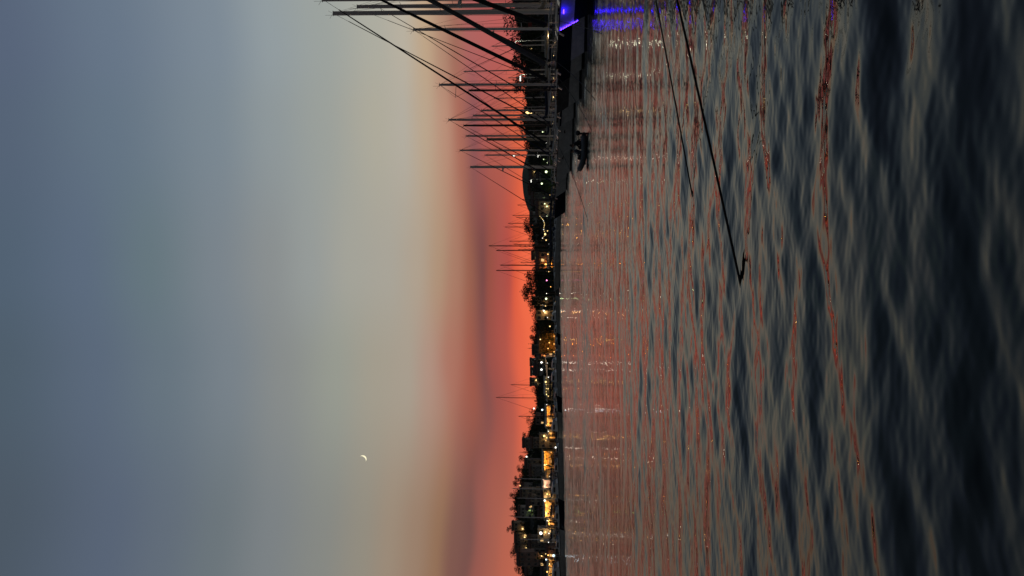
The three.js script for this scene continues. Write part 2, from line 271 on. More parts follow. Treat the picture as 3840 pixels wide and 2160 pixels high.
const TREES = [
  ['pine', 5.4, -335.0, 14.3, 'small dark pine standing just before the two big pines'],
  ['pine', -2.0, -332.0, 16.0, 'biggest dark pine against the orange glow in the middle of the shore'],
  ['broadleaf', -6.7, -330.0, 13.9, 'round dark tree at the lower end of the big pine clump'],
  ['pine', 0.5, -318.0, 12.0, 'low dark pine between the biggest pine and the water'],
  ['broadleaf', -14.7, -322.0, 9.0, 'dark round tree between the lit house and the amber floodlit wall'],
  ['broadleaf', -17.6, -326.0, 9.5, 'dark tree touching the amber floodlit wall'],
  ['broadleaf', -16.5, -400.0, 13.3, 'round tree on the ridge after the big pine clump'],
  ['broadleaf', -21.1, -410.0, 14.1, 'round tree on the ridge over the lit house'],
  ['pine', -25.9, -420.0, 14.6, 'loose topped tree on the ridge over the amber wall'],
  ['cypress', -30.4, -430.0, 15.6, 'tall thin cypress on the ridge, first of a close pair'],
  ['cypress', -32.9, -430.0, 16.4, 'thinnest tallest cypress on the ridge, second of a close pair'],
  ['cypress', -37.8, -440.0, 14.7, 'short cypress on the ridge near the small white ridge lights'],
  ['cypress', -42.4, -445.0, 15.1, 'cypress standing between the small white ridge lights'],
  ['cypress', -45.8, -445.0, 14.8, 'low cypress on the ridge below the white ridge lights'],
  ['cypress', -51.4, -450.0, 15.1, 'cypress on the ridge above the brightest yellow restaurant'],
  ['broadleaf', -55.4, -420.0, 14.0, 'rounded tree on the ridge between two thin sloop masts'],
  ['broadleaf', -62.9, -400.0, 14.4, 'rounded tree on the ridge behind the leaning short mast'],
  ['broadleaf', -70.0, -410.0, 16.1, 'broad tree where the ridge begins to climb'],
  ['pine', -81.2, -430.0, 18.8, 'pine on the climbing ridge over the beige building'],
  ['broadleaf', -87.6, -440.0, 19.9, 'bushy tree on the climbing ridge, second above the beige building'],
  ['cypress', -92.8, -445.0, 20.9, 'small cypress on the climbing ridge beside the hill lamp'],
  ['broadleaf', -96.7, -445.0, 21.5, 'bushy tree midway up the climbing ridge'],
  ['broadleaf', -103.6, -450.0, 23.2, 'bushy tree on the ridge over the yellow lit taverns'],
  ['pine', -110.1, -455.0, 24.3, 'dark pine below the hill crest'],
  ['broadleaf', -114.5, -460.0, 25.7, 'leafy tree beside the lit hilltop window'],
  ['broadleaf', -121.6, -465.0, 28.0, 'leafy tree on the very crest of the hill'],
  ['cypress', -124.1, -465.0, 28.3, 'cypress spike on the very crest of the hill'],
  ['broadleaf', -128.5, -460.0, 27.5, 'flat topped tree just past the hill crest'],
  ['cypress', -133.8, -462.0, 28.4, 'short cypress spike past the hill crest'],
  ['broadleaf', -135.9, -455.0, 27.0, 'leafy tree between the crest and the hilltop houses'],
  ['pine', -139.0, -455.0, 28.7, 'lone round topped pine sticking up over the hilltop houses'],
  ['broadleaf', -147.8, -450.0, 25.9, 'leafy tree after the hilltop houses'],
  ['broadleaf', -147.2, -440.0, 26.9, 'small round crowned tree with antenna like stem near the bottom edge'],
  ['broadleaf', -148.5, -430.0, 23.9, 'bushy tree above the pinkish hill house'],
  ['broadleaf', -150.7, -420.0, 22.8, 'bushy tree at the bottom edge of the photo'],
  ['broadleaf', 118.3, -345.0, 25.9, 'tall dark tree beside the big bare masts at the top edge'],
  ['broadleaf', 112.9, -340.0, 23.4, 'dark tree behind the pale lamp lit mast'],
  ['broadleaf', 108.7, -345.0, 21.2, 'dark tree behind the first pier lamp'],
  ['broadleaf', 102.8, -345.0, 20.8, 'wide dark tree after the first pier lamp'],
  ['broadleaf', 96.1, -340.0, 19.7, 'dark tree between the first and second pier lamps'],
  ['pine', 91.1, -345.0, 19.5, 'dark tree behind the second pier lamp'],
  ['broadleaf', 86.4, -345.0, 18.4, 'dark tree behind the short black mast'],
  ['broadleaf', 80.0, -340.0, 17.2, 'dark tree behind the lowest mast beyond the pier'],
  ['broadleaf', 74.7, -345.0, 16.7, 'dark tree behind the round yellow lamp'],
  ['broadleaf', 69.3, -340.0, 18.1, 'dark tree behind the tall black mast'],
  ['broadleaf', 64.2, -345.0, 16.3, 'dark tree behind the thick wrapped mast'],
  ['broadleaf', 61.0, -350.0, 15.5, 'last dark tree before the blue grey hill gap'],
  ['broadleaf', 43.0, -345.0, 13.7, 'small dark tree at the lower end of the lit lawn'],
  ['pine', 26.9, -345.0, 15.4, 'ragged pine poking up between the thin masts'],
  ['broadleaf', 23.3, -345.0, 13.5, 'dark tree after the ragged pine'],
  ['cypress', 18.7, -350.0, 14.8, 'bushy cypress right behind the tallest thick grey far mast'],
];
TREES.forEach(([kind, x, z, top, label], i) => tree(kind, x, z, Math.max(kind === 'cypress' ? 4.5 : 4, top - ground(x, z) + 0.3), label, 'trees along the skyline', 500 + i * 13));
{ // scrub and wood covering the slopes: one mass
  const r = rng(77), g = leafCloud(r, [[0, 0.5, 0, 1, 0.8, 1], [0.6, 0.3, 0.4, 0.7, 0.6, 0.7], [-0.5, 0.4, -0.5, 0.8, 0.7, 0.8]], 110, 0.22), N = 2600;
  const m = new THREE.InstancedMesh(g, LEAF[0], N), d = new THREE.Object3D(), c = new THREE.Color();
  for (let i = 0; i < N; i++) {
    let x, z; do { const a = (r() * 64 - 32) * Math.PI / 180, R = 330 + 175 * Math.pow(r(), 0.8); x = Math.sin(a) * R; z = -Math.cos(a) * R; } while (-z - SHORE < 36 || (vnoise(x * 0.06 + 2, z * 0.06) < 0.30 && r() < 0.8));
    const s = 1.3 + 2.2 * r(); d.position.set(x, ground(x, z) - 0.2, z); d.rotation.y = r() * 6.28; d.scale.set(s, s * (0.7 + 0.6 * r()), s); d.updateMatrix(); m.setMatrixAt(i, d.matrix); const k = 0.6 + r() * 0.8; m.setColorAt(i, c.setRGB(k, k * (0.9 + 0.2 * r()), k * 0.9));
  }
  m.name = 'hillside_scrub'; m.userData = { kind: 'stuff', label: 'dark scrub and wood covering the slopes behind the harbour', category: 'scrub' }; m.castShadow = m.receiveShadow = true; scene.add(m);
}

// ---------------------------------------------------------------- waterfront and hillside buildings
const WALL = { cream: mat(lin(0.56, 0.48, 0.36), 0.9, { map: STAIN }), white: mat(lin(0.66, 0.64, 0.58), 0.9, { map: STAIN }), stone: mat(lin(0.34, 0.29, 0.23), 0.95, { map: SPECK }), pink: mat(lin(0.50, 0.34, 0.28), 0.9, { map: STAIN }), ochre: mat(lin(0.50, 0.34, 0.12), 0.95, { map: SPECK }), grey: mat(lin(0.30, 0.29, 0.27), 0.9, { map: STAIN }) };
const TILE = [mat(lin(0.17, 0.075, 0.045), 0.9, { map: SPECK }), mat(lin(0.13, 0.065, 0.045), 0.9, { map: SPECK })], WOOD = mat(lin(0.10, 0.06, 0.035), 0.8, { map: SPECK }), AWN = mat(lin(0.62, 0.57, 0.46), 0.9, { map: STAIN }), SHUT = mat(lin(0.03, 0.05, 0.045), 0.7);
function gable(w, d, h, over) {      // gabled roof with its ridge along x, 0.16 m thick
  const W = w / 2 + over, D = d / 2 + over, s = new THREE.Shape([[-D, 0], [0, h], [D, 0], [D, -0.16], [-D, -0.16]].map((p) => new THREE.Vector2(...p)));
  const g = new THREE.ExtrudeGeometry(s, { depth: 2 * W, bevelEnabled: false }); g.translate(0, 0, -W); g.rotateY(Math.PI / 2); return g;
}
function windowUnit(p, x, y, z, w, h, pane) {
  const f = part('window', [box(w + 0.16, 0.08, 0.10, x, y + h / 2 + 0.04, z + 0.03), box(w + 0.16, 0.08, 0.10, x, y - h / 2 - 0.04, z + 0.03), box(0.08, h, 0.10, x - w / 2 - 0.04, y, z + 0.03), box(0.08, h, 0.10, x + w / 2 + 0.04, y, z + 0.03), box(0.05, h, 0.06, x, y, z + 0.03)], WALL.white, p);
  part('pane', box(w, h, 0.04, x, y, z + 0.005), pane, f);
}
function house(o) {
  const { x, z, w, top, label } = o, y0 = ground(x, z) - 0.3, d = o.d ?? w * 0.8, rh = o.flat ? 0.3 : Math.min(1.6, w * 0.22), h = Math.max(2.8, top - y0 - rh), t = thing('house', label, 'house', [x, y0, z], o.turn ?? 0, o.group ?? 'houses behind the harbour');
  const wall = part('wall', box(w, h, d, 0, h / 2, 0), o.wall ?? WALL.grey, t), r = rng(Math.round(x * 31 + z * 17 + 9000));
  if (o.flat) part('roof_parapet', [box(w + 0.2, 0.3, 0.2, 0, h + 0.15, d / 2), box(w + 0.2, 0.3, 0.2, 0, h + 0.15, -d / 2), box(0.2, 0.3, d - 0.2, w / 2, h + 0.15, 0), box(0.2, 0.3, d - 0.2, -w / 2, h + 0.15, 0)], o.wall ?? WALL.grey, t);
  else { const rf = gable(w, d, rh, 0.35); rf.translate(0, h + 0.16, 0); const roof = part('roof', rf, TILE[o.tile ?? 0], t); part('chimney', box(0.5, 1.0, 0.5, w * 0.28, h + rh * 0.75, -d * 0.1), WALL.stone, roof); }
  const n = o.cols ?? Math.max(2, Math.round(w / 2.1)), floors = Math.max(1, Math.round(h / 3)), lit = o.lit ?? [];
  for (let f = 0; f < floors; f++) for (let i = 0; i < n; i++) {
    const wx = (i + 0.5) / n * w - w / 2, id = f * n + i;
    if (f === 0 && i === Math.floor(n / 2) && !o.noDoor) { const dr = part('door', box(0.95, 2.1, 0.08, wx, 1.35, d / 2 + 0.03), WOOD, t); part('handle', box(0.05, 0.16, 0.06, wx + 0.35, 1.3, d / 2 + 0.09), M.steel, dr); continue; }
    windowUnit(t, wx, f * h / floors + h / floors * 0.56 + 0.1, d / 2 + 0.002, Math.min(1.1, w / n * 0.5), 1.25, lit.includes(id) ? (o.glass ?? G.winWarm) : M.glassDark);
  }
  if (o.porch) { const p = part('porch_lamp', ball(o.porchR ?? 0.28, o.porch[0], o.porch[1], d / 2 + 0.4), o.porchGlow ?? G.warm, t); lamp(t, o.porch[0], o.porch[1], d / 2 + 1.1, o.porchColor ?? 0xffc070, (o.cd ?? 12) * 0.35, 8); }
  return t;
}
function tavern(o) {      // open-fronted: back and side walls, posts, sloping awning, counter, hanging lamps
  const { x, z, w, top, label } = o, y0 = ground(x, z) - 0.05, h = Math.max(2.7, top - y0), d = o.d ?? 6, t = thing(o.name ?? 'tavern', label, o.category ?? 'restaurant', [x, y0, z], o.turn ?? 0, 'lit places along the waterfront'), W = o.wall ?? WALL.cream;
  part('terrace', box(w + 0.8, 0.25, d + 1.5, 0, 0.1, 0.6), M.darkStone, t);
  const bw = part('back_wall', box(w, h, 0.3, 0, h / 2, -d / 2), W, t);
  part('side_wall', box(0.25, h, d * 0.6, -w / 2 + 0.1, h / 2, -d * 0.18), W, t); part('side_wall', box(0.25, h, d * 0.6, w / 2 - 0.1, h / 2, -d * 0.18), W, t);
  const aw = box(w + 0.7, 0.12, d + 1.0, 0, 0, 0); aw.rotateX(0.09); aw.translate(0, h + 0.02, 0.3); part('awning', aw, o.awning ?? AWN, t);
  part('valance', box(w + 0.7, 0.36, 0.05, 0, h - 0.48, d / 2 + 0.82), o.awning ?? AWN, t);
  const np = Math.max(2, Math.round(w / 2.4) + 1);
  for (let i = 0; i < np; i++) part('post', box(0.2, h - 0.42, 0.2, -w / 2 + 0.1 + i * (w - 0.2) / (np - 1), (h - 0.42) / 2, d / 2 + 0.55), o.post ?? WOOD, t);
  part('counter', [box(w * 0.6, 1.05, 0.6, 0, 0.72, -d * 0.28), box(w * 0.64, 0.06, 0.75, 0, 1.28, -d * 0.28)], WOOD, t);
  const nw = Math.max(2, Math.round(w / 2.2));
  for (let i = 0; i < nw; i++) windowUnit(t, -w / 2 + (i + 0.5) * w / nw, 1.9, -d / 2 + 0.16, 0.9, 1.2, i % 2 ? G.winDim : M.glassDark);
  const nl = o.lamps ?? Math.max(2, Math.round(w / 2.2)), cd = (o.cd ?? 16) * 1.5;
  for (let i = 0; i < nl; i++) { const lx = -w / 2 + (i + 0.5) * w / nl, lz = -d * (i % 2 ? 0.12 : 0.26), ly = h - 0.54 - 0.05 * (i % 2); const l = part('hanging_lamp', ball(o.bulb ?? 0.17, lx, ly, lz), o.glow ?? G.warm, t); part('lamp_cord', rod(V(lx, ly + 0.16, lz), V(lx, h - 0.1, lz), 0.015), M.iron, l); lamp(t, lx, ly, lz, o.color ?? 0xffb058, cd, 4); }
  return t;
}
tavern({ x: -115.7, z: -326, w: 8.2, top: 4.6, d: 5, cd: 10, lamps: 5, label: 'low tavern with a row of golden lamps nearest the bottom edge', wall: WALL.stone });
house({ x: -109.0, z: -328, w: 5.2, top: 5.4, wall: WALL.pink, lit: [0], porch: [-1.2, 3.0], cd: 6, porchGlow: G.amber, porchColor: 0xff9a40, label: 'small pink house with an orange lamp beside the golden lamp row' });
house({ x: -101.6, z: -326, w: 5.6, top: 8.6, wall: WALL.white, lit: [1, 2, 3], cols: 3, porch: [1.6, 4.2], cd: 30, flat: 1, porchR: 0.34, label: 'tall white house with floodlit front next to the brilliant white lamp' });
tavern({ x: -96.2, z: -326, w: 3.4, top: 5.0, d: 4.5, wall: WALL.white, cd: 18, label: 'narrow white lit shop beside the tall white house', name: 'shop', category: 'shop' });
tavern({ x: -91.4, z: -327, w: 7.2, top: 6.2, d: 5.5, wall: WALL.cream, post: WALL.white, cd: 22, lamps: 5, label: 'long arcade terrace of pale columns glowing gold', name: 'arcade_terrace', category: 'arcade' });
house({ x: -85.6, z: -330, w: 4.6, top: 7.4, wall: WALL.cream, lit: [0, 1, 2], cols: 2, porch: [0, 3.2], cd: 26, label: 'yellow lit two storey house before the arcade terrace' });
tavern({ x: -80.9, z: -327, w: 4.3, top: 6.8, d: 4.5, wall: WALL.pink, cd: 24, glow: G.white, color: 0xffe0c0, label: 'pink walled shop with bright white lamps, below the pale masts', name: 'shop', category: 'shop' });
tavern({ x: -76.8, z: -326, w: 3.2, top: 5.4, d: 4.5, wall: WALL.stone, cd: 6, label: 'dim narrow tavern between the pink shop and the golden tavern' });
tavern({ x: -71.4, z: -327, w: 8.0, top: 6.6, d: 6, wall: WALL.ochre, cd: 16, lamps: 6, label: 'wide golden tavern with many lamps under the climbing ridge' });
house({ x: -63.8, z: -331, w: 5.6, top: 8.0, wall: WALL.cream, lit: [], porch: [1.5, 3.4], cd: 24, flat: 1, cols: 3, label: 'beige flat roofed building with lit blank upper wall' });
tavern({ x: -59.5, z: -321, w: 3.4, top: 4.4, d: 4, wall: WALL.cream, cd: 12, label: 'little tavern in front of the beige flat roofed building' });
tavern({ x: -55.2, z: -326, w: 4.2, top: 5.4, d: 5, wall: WALL.cream, cd: 20, label: 'small golden tavern, second past the white bluish lamp' });
tavern({ x: -50.6, z: -326, w: 4.4, top: 5.4, d: 5, wall: WALL.ochre, cd: 22, label: 'small golden tavern directly below the white bluish lamp' });
tavern({ x: -44.8, z: -326, w: 2.8, top: 5.0, d: 3.5, wall: WALL.cream, cd: 22, lamps: 1, bulb: 0.3, label: 'tiny lit kiosk by the lone tallest far mast', name: 'kiosk', category: 'kiosk' });
tavern({ x: -40.1, z: -325, w: 7.0, top: 5.8, d: 6, wall: WALL.white, cd: 46, lamps: 5, bulb: 0.26, color: 0xffd070, label: 'brightest yellow restaurant of the waterfront' });
{ // the long white canopy stretched between poles
  const t = thing('white_canopy', 'long tapering white canopy stretched beside the brightest yellow restaurant', 'canopy', [-32.3, ground(-32.3, -322), -322], 0, 'lit places along the waterfront'), s = new THREE.Shape([[-4.8, 3.3], [-1.2, 3.9], [4.8, 4.3], [4.8, 4.18], [0.5, 3.2], [-4.8, 3.18]].map((p) => new THREE.Vector2(...p)));
  const g = new THREE.ExtrudeGeometry(s, { depth: 3.4, bevelEnabled: false }); g.translate(0, 0, -1.7); part('canvas', g, mat(lin(0.75, 0.73, 0.68), 0.9, { map: GRAIN }), t);
  for (const [px, h] of [[-4.6, 3.1], [-0.6, 3.2], [4.6, 4.1]]) for (const pz of [-1.5, 1.5]) part('pole', rod(V(px, 0, pz), V(px, h, pz), 0.07), M.whiteSpar, t);
  for (const px of [-3, 0.6, 3.6]) { part('floodlight', box(0.3, 0.2, 0.25, px, 0.4, 3.2), G.warm, t); lamp(t, px, 0.8, 3.4, 0xffc890, 6, 6); }
}
{ // ochre wall with climbing plants, floodlit amber from its foot
  const x = -23, z = -328, t = thing('floodlit_wall', 'tall ochre garden wall floodlit amber, covered in climbing plants', 'wall', [x, ground(x, z), z], 0), r = rng(9);
  part('wall', box(8.4, 6.6, 0.6, 0, 3.3, 0), WALL.ochre, t); part('coping', box(8.7, 0.25, 0.8, 0, 6.72, 0), M.concrete, t);
  part('climbing_plant', leafCloud(r, [[-2.4, 4.2, 0.5, 1.6, 2.0, 0.3], [0.8, 2.2, 0.5, 1.5, 1.8, 0.3], [3.0, 4.8, 0.5, 1.0, 1.6, 0.3], [-0.4, 5.2, 0.5, 1.6, 0.9, 0.3], [2.6, 1.6, 0.6, 1.4, 1.3, 0.4], [-3.2, 1.4, 0.6, 1.0, 1.2, 0.4]], 1100, 0.17), new THREE.MeshStandardMaterial({ color: lin(0.10, 0.11, 0.025), roughness: 0.9, side: THREE.DoubleSide }), t);
  for (const px of [-3.2, 0, 3.2]) { part('floodlight', box(0.4, 0.25, 0.3, px, 0.5, 3.6), G.amber, t); lamp(t, px, 0.95, 3.5, 0xff9a1e, 9, 6); }
}
{ // orange-lit corner post of the neighbouring gate
  const t = thing('gate_pillar', 'narrow orange lit pillar at the end of the ochre wall', 'pillar', [-27.9, ground(-27.9, -326), -326], 0); part('shaft', box(0.7, 5.6, 0.7, 0, 2.8, 0), WALL.pink, t); part('cap', box(1.0, 0.25, 1.0, 0, 5.7, 0), M.concrete, t); part('lantern', ball(0.16, 0, 4.6, 0.55), G.amber, t); lamp(t, 0, 4.4, 1.0, 0xff8a40, 7, 5);
}
house({ x: -11.3, z: -331, w: 4.2, top: 9.4, wall: WALL.cream, lit: [3], cols: 2, flat: 1, porch: [1.2, 4.6], cd: 26, label: 'lit cream house squeezed between two dark trees' });
house({ x: -5.6, z: -341, w: 4.0, top: 11.4, wall: WALL.cream, lit: [], cols: 2, flat: 1, porch: [-1.4, 5.2], cd: 10, porchGlow: G.white, label: 'pale upper house wall peeping out of the big pine clump' });
house({ x: 11.5, z: -327, w: 6.6, top: 9.4, wall: WALL.pink, lit: [0, 2, 4], cols: 3, porch: [-1.8, 4.2], cd: 40, porchGlow: G.amber, porchColor: 0xff9038, porchR: 0.4, label: 'orange lit house behind the tall far masts' });
tavern({ x: 11.0, z: -315, w: 6.0, top: 4.3, d: 4, wall: WALL.ochre, cd: 14, lamps: 4, label: 'golden tavern terrace at the foot of the orange lit house' });
house({ x: 33.0, z: -331, w: 6.0, top: 9.6, wall: WALL.white, lit: [1], porch: [1, 3.6], cd: 9, cols: 3, porchGlow: G.green, label: 'pale house in half shade past the lit lawn' });
house({ x: 38.6, z: -342, w: 5.4, top: 11.8, wall: WALL.grey, lit: [2], cols: 3, label: 'dim grey house above the pale house past the lit lawn' });
// string of golden bulbs on posts
{
  const t = thing('string_lights', 'curved string of golden bulbs strung over the quay between thin masts', 'lights', [24, ground(24, -312), -312], 0), pts = [V(4.6, 6.6, 0), V(3.0, 5.2, 0), V(1.2, 4.6, 0), V(-0.8, 4.9, 0), V(-2.8, 4.3, 0), V(-4.6, 5.6, 0)], cv = new THREE.CatmullRomCurve3(pts);
  part('cable', tube(pts, 0.03, 4, 30), M.iron, t); for (const p of [pts[0], pts[5]]) part('post', rod(V(p.x, 0, 0), p, 0.09, 0.07), M.iron, t);
  for (let i = 0; i < 14; i++) { const p = cv.getPoint((i + 0.5) / 14); part('bulb', ball(0.13, p.x, p.y - 0.2, 0), i % 5 === 3 ? G.white : G.warm, t); if (i % 4 === 1) lamp(t, p.x, p.y - 0.65, 0.4, 0xffb850, 5, 6); }
}
// hillside houses, mostly dark; a few lit windows and porch lamps
const hill = (x, z, w, top, label, extra = {}) => house({ x, z, w: Math.max(4.4, w * 1.6), top: Math.max(top, ground(x, z) + 4.2), label, group: 'houses up the hillside', ...extra });
hill(-114.2, -403, 3.4, 20.2, 'pale hillside house with a greenish lamp, above the arcade terrace', { wall: WALL.white, porch: [1.6, 2.2], cd: 7, porchGlow: G.green, porchColor: 0xd8ff90 });
hill(-127.6, -423, 2.8, 24.4, 'hilltop house with lit window, first of the lit trio', { wall: WALL.cream, lit: [0], porch: [-1, 2.4], cd: 8 });
hill(-133.2, -421, 3.3, 23.0, 'hilltop house with the brightest porch lamp, middle of the lit trio', { wall: WALL.grey, lit: [2], porch: [0.8, 2.4], cd: 14, porchR: 0.36 });
hill(-139.0, -422, 2.5, 22.6, 'hilltop house with yellow lamp, last of the lit trio', { wall: WALL.grey, porch: [0.5, 2.2], cd: 8 });
hill(-127.1, -372, 4.2, 19.4, 'pinkish hillside house near the bottom edge', { wall: WALL.pink, lit: [0], porch: [1.8, 2.0], cd: 7 });
hill(-76.1, -388, 2.6, 17.4, 'dim hillside house over the beige flat roofed building', { lit: [0] });
hill(-42.1, -449, 2.6, 15.4, 'tiny ridge house with a white lamp, nearest the cypress pair', { porch: [0, 3.4], cd: 6, porchGlow: G.white, porchColor: 0xffffff, porchR: 0.4 });
hill(-47.6, -450, 2.6, 15.2, 'tiny ridge house with a white lamp between short cypresses', { porch: [0, 3.4], cd: 6, porchGlow: G.white, porchColor: 0xffffff, porchR: 0.34 });
hill(-53.4, -449, 2.6, 15.4, 'tiny ridge house with two lit windows above the brightest restaurant', { lit: [0, 1], porch: [1.2, 3.2], cd: 6, porchR: 0.36 });
hill(-81.4, -352, 2.8, 13.0, 'grey house on the lower slope behind the pink walled shop', { lit: [1], cols: 3 });
hill(-84.3, -379, 2.5, 16.0, 'dark mid slope house under the climbing ridge');
hill(-99.5, -384, 2.6, 18.4, 'dark mid slope house below the hill crest', { wall: WALL.cream });
hill(-113.0, -352, 3.1, 13.4, 'grey house on the lower slope near the bottom edge', { wall: WALL.stone });
hill(-95.6, -356, 2.8, 13.4, 'cream house on the lower slope behind the arcade terrace', { wall: WALL.cream, lit: [0] });
hill(-69.0, -352, 2.5, 12.4, 'stone house on the lower slope behind the wide golden tavern', { wall: WALL.stone, lit: [2], cols: 3 });
hill(-28.5, -365, 2.5, 12.0, 'dark house on the slope above the ochre wall', { wall: WALL.stone });
hill(47.5, -379, 3.2, 14.2, 'dark grey house behind the lit lawn', { wall: WALL.stone });
{ // more small houses half hidden on the slopes
  const r = rng(314), spots = []; let guard = 0;
  while (spots.length < 34 && guard++ < 4000) { const a = (-21 + 40 * r()) * Math.PI / 180, R = 345 + 95 * r(), x = Math.sin(a) * R, z = -Math.cos(a) * R; if ((x > 36 && x < 60 && z > -350) || spots.some(([p, q]) => Math.hypot(p - x, q - z) < 11) || z > -342) continue; spots.push([x, z]); }
  spots.sort((p, q) => p[0] / p[1] - q[0] / q[1]).reverse(); const seen = {}; spots.forEach(([x, z], i) => { const w = 4.5 + 3 * r(), k = [WALL.white, WALL.cream, WALL.grey, WALL.white, WALL.pink][i % 5], lit = i % 4 === 1; house({ x, z, w, top: ground(x, z) + 3.6 + 2.6 * r(), wall: k, tile: i % 2, flat: i % 3 === 0, turn: (r() - 0.5) * 0.9, cols: 2, lit: lit ? [0] : [], porch: i % 5 === 2 ? [w * 0.3, 2.4] : undefined, cd: 4, porchR: 0.26, label: (() => { const k = lit ? 'small house with one lit window on the dark slope' : i % 5 === 2 ? 'small house with a porch lamp on the dark slope' : 'small unlit house half hidden on the dark slope'; seen[k] = (seen[k] ?? 0) + 1; return k + ', ' + nth(seen[k]) + ' from the bottom edge'; })(), group: 'small houses on the slopes' }); });
}
// grassy bank lit by park lamps, and the bare hill far behind it
{
  const pos = [], idx = [], uv = [], nx = 24, nz = 12;
  for (let j = 0; j <= nz; j++) for (let i = 0; i <= nx; i++) { const x = 39.5 + i / nx * 17, z = -311 - j / nz * 30, e = smooth(0, 0.12, i / nx) * smooth(1, 0.85, i / nx); pos.push(x, 1.45 + (smooth(0, 1, j / nz) * 5.4 + (vnoise(x * 0.7, z * 0.7) - 0.5) * 0.5) * e, z); uv.push(x * 0.4, z * 0.4); if (i && j) { const a = (j - 1) * (nx + 1) + i - 1; idx.push(a, a + 1, a + nx + 2, a, a + nx + 2, a + nx + 1); } }
  const g = new THREE.BufferGeometry(); g.setAttribute('position', new THREE.Float32BufferAttribute(pos, 3)); g.setAttribute('uv', new THREE.Float32BufferAttribute(uv, 2)); g.setIndex(idx); g.computeVertexNormals();
  structure('lawn', g, mat(lin(0.055, 0.095, 0.022), 1, { map: SPECK }), 'grassy bank lit green by park lamps');
  const r = rng(12), tuft = leafCloud(r, [[0, 0.14, 0, 0.35, 0.16, 0.35]], 26, 0.13), im = new THREE.InstancedMesh(tuft, new THREE.MeshStandardMaterial({ color: lin(0.06, 0.10, 0.022), roughness: 0.9, side: THREE.DoubleSide }), 900), d = new THREE.Object3D();
  for (let i = 0; i < 900; i++) { const k = Math.floor(r() * (nx + 1) * (nz + 1)); d.position.set(pos[k * 3] + r() - 0.5, pos[k * 3 + 1], pos[k * 3 + 2] + r() - 0.5); d.rotation.y = r() * 6; d.scale.setScalar(0.7 + r() * 0.9); d.updateMatrix(); im.setMatrixAt(i, d.matrix); }
  im.name = 'lawn_grass'; im.userData = { kind: 'stuff', label: 'tufts of grass on the lit bank', category: 'grass' }; scene.add(im);
  const fp = [], fi = [], N = 40; for (let i = 0; i <= N; i++) { const f = i / N, x = 110 + f * 190, h = 58 * Math.pow(Math.sin(Math.PI * clamp(f * 0.94 + 0.03)), 0.5) + 3 * vnoise(f * 9, 2); for (const [y, z] of [[0, -1380], [h * 0.6, -1450], [h, -1500], [0, -1640]]) fp.push(x, y, z); if (i) for (let k = 0; k < 3; k++) { const a = (i - 1) * 4 + k; fi.push(a, a + 4, a + 5, a, a + 5, a + 1); } }
  const fg = new THREE.BufferGeometry(); fg.setAttribute('position', new THREE.Float32BufferAttribute(fp, 3)); fg.setIndex(fi); fg.computeVertexNormals(); structure('far_hill', fg, LEAF[2], 'wooded hill far behind the lit lawn');
}

// ---------------------------------------------------------------- lamps
function streetLamp(x, y, z, o) {          // y is the height of the light above the water
  const base = o.base ?? Math.max(1.2, ground(x, z)), h = y - base, t = thing('street_lamp', o.label, 'lamp', [x, base, z], o.turn ?? 0, o.group ?? 'lamps along the shore'), r = o.r ?? 0.32;
  part('base', [rod(V(0, 0, 0), V(0, 0.5, 0), 0.16, 0.10, 8)], M.iron, t); part('pole', rod(V(0, 0.4, 0), V(0, h - (o.arm ? 0.1 : r), 0), 0.075, 0.05, 8), o.pole ?? M.whiteSpar, t);
  if (o.arm) { part('arm', rod(V(0, h - 0.1, 0), V(o.arm, h + 0.1, 0), 0.045), o.pole ?? M.whiteSpar, t); const hd = part('lamp_head', box(0.9, 0.14, 0.36, o.arm, h + 0.16, 0), M.iron, t); part('lens', box(0.8, 0.16, 0.30, o.arm, h + 0.01, 0), o.glow ?? G.white, hd); lamp(t, o.arm, h - 0.25, 0.05, o.color ?? 0xfff6e0, o.cd ?? 60, 8); }
  else { const hd = part('globe', ball(r, 0, h, 0, 10, 8), o.glow ?? G.white, t); part('cap', rod(V(0, h + r * 0.8, 0), V(0, h + r * 1.25, 0), r * 0.5, r * 0.15, 8), M.iron, hd); lamp(t, 0, h - r * 1.5, r * 1.3, o.color ?? 0xfff6e0, o.cd ?? 40, 10); }
  return t;
}
const PL = { group: 'lamps on the pier', base: 1.2, arm: -0.7, cd: 4, glow: G.white, color: 0xf6ffdc };
streetLamp(36.4, 8.0, -116, { ...PL, label: 'first pier lamp, big and white, nearest the top edge' });
streetLamp(36.6, 8.0, -135, { ...PL, label: 'second pier lamp, white, between the tall grey mast and the forestays' });
streetLamp(36.4, 7.8, -164, { ...PL, arm: undefined, r: 0.34, glow: G.warm, color: 0xffd890, cd: 3, label: 'round yellow pier lamp beside the glowing mast foot' });
streetLamp(36.2, 9.6, -262, { ...PL, cd: 3, label: 'tall white lamp with crossarm at the end of the pier by the lit lawn' });
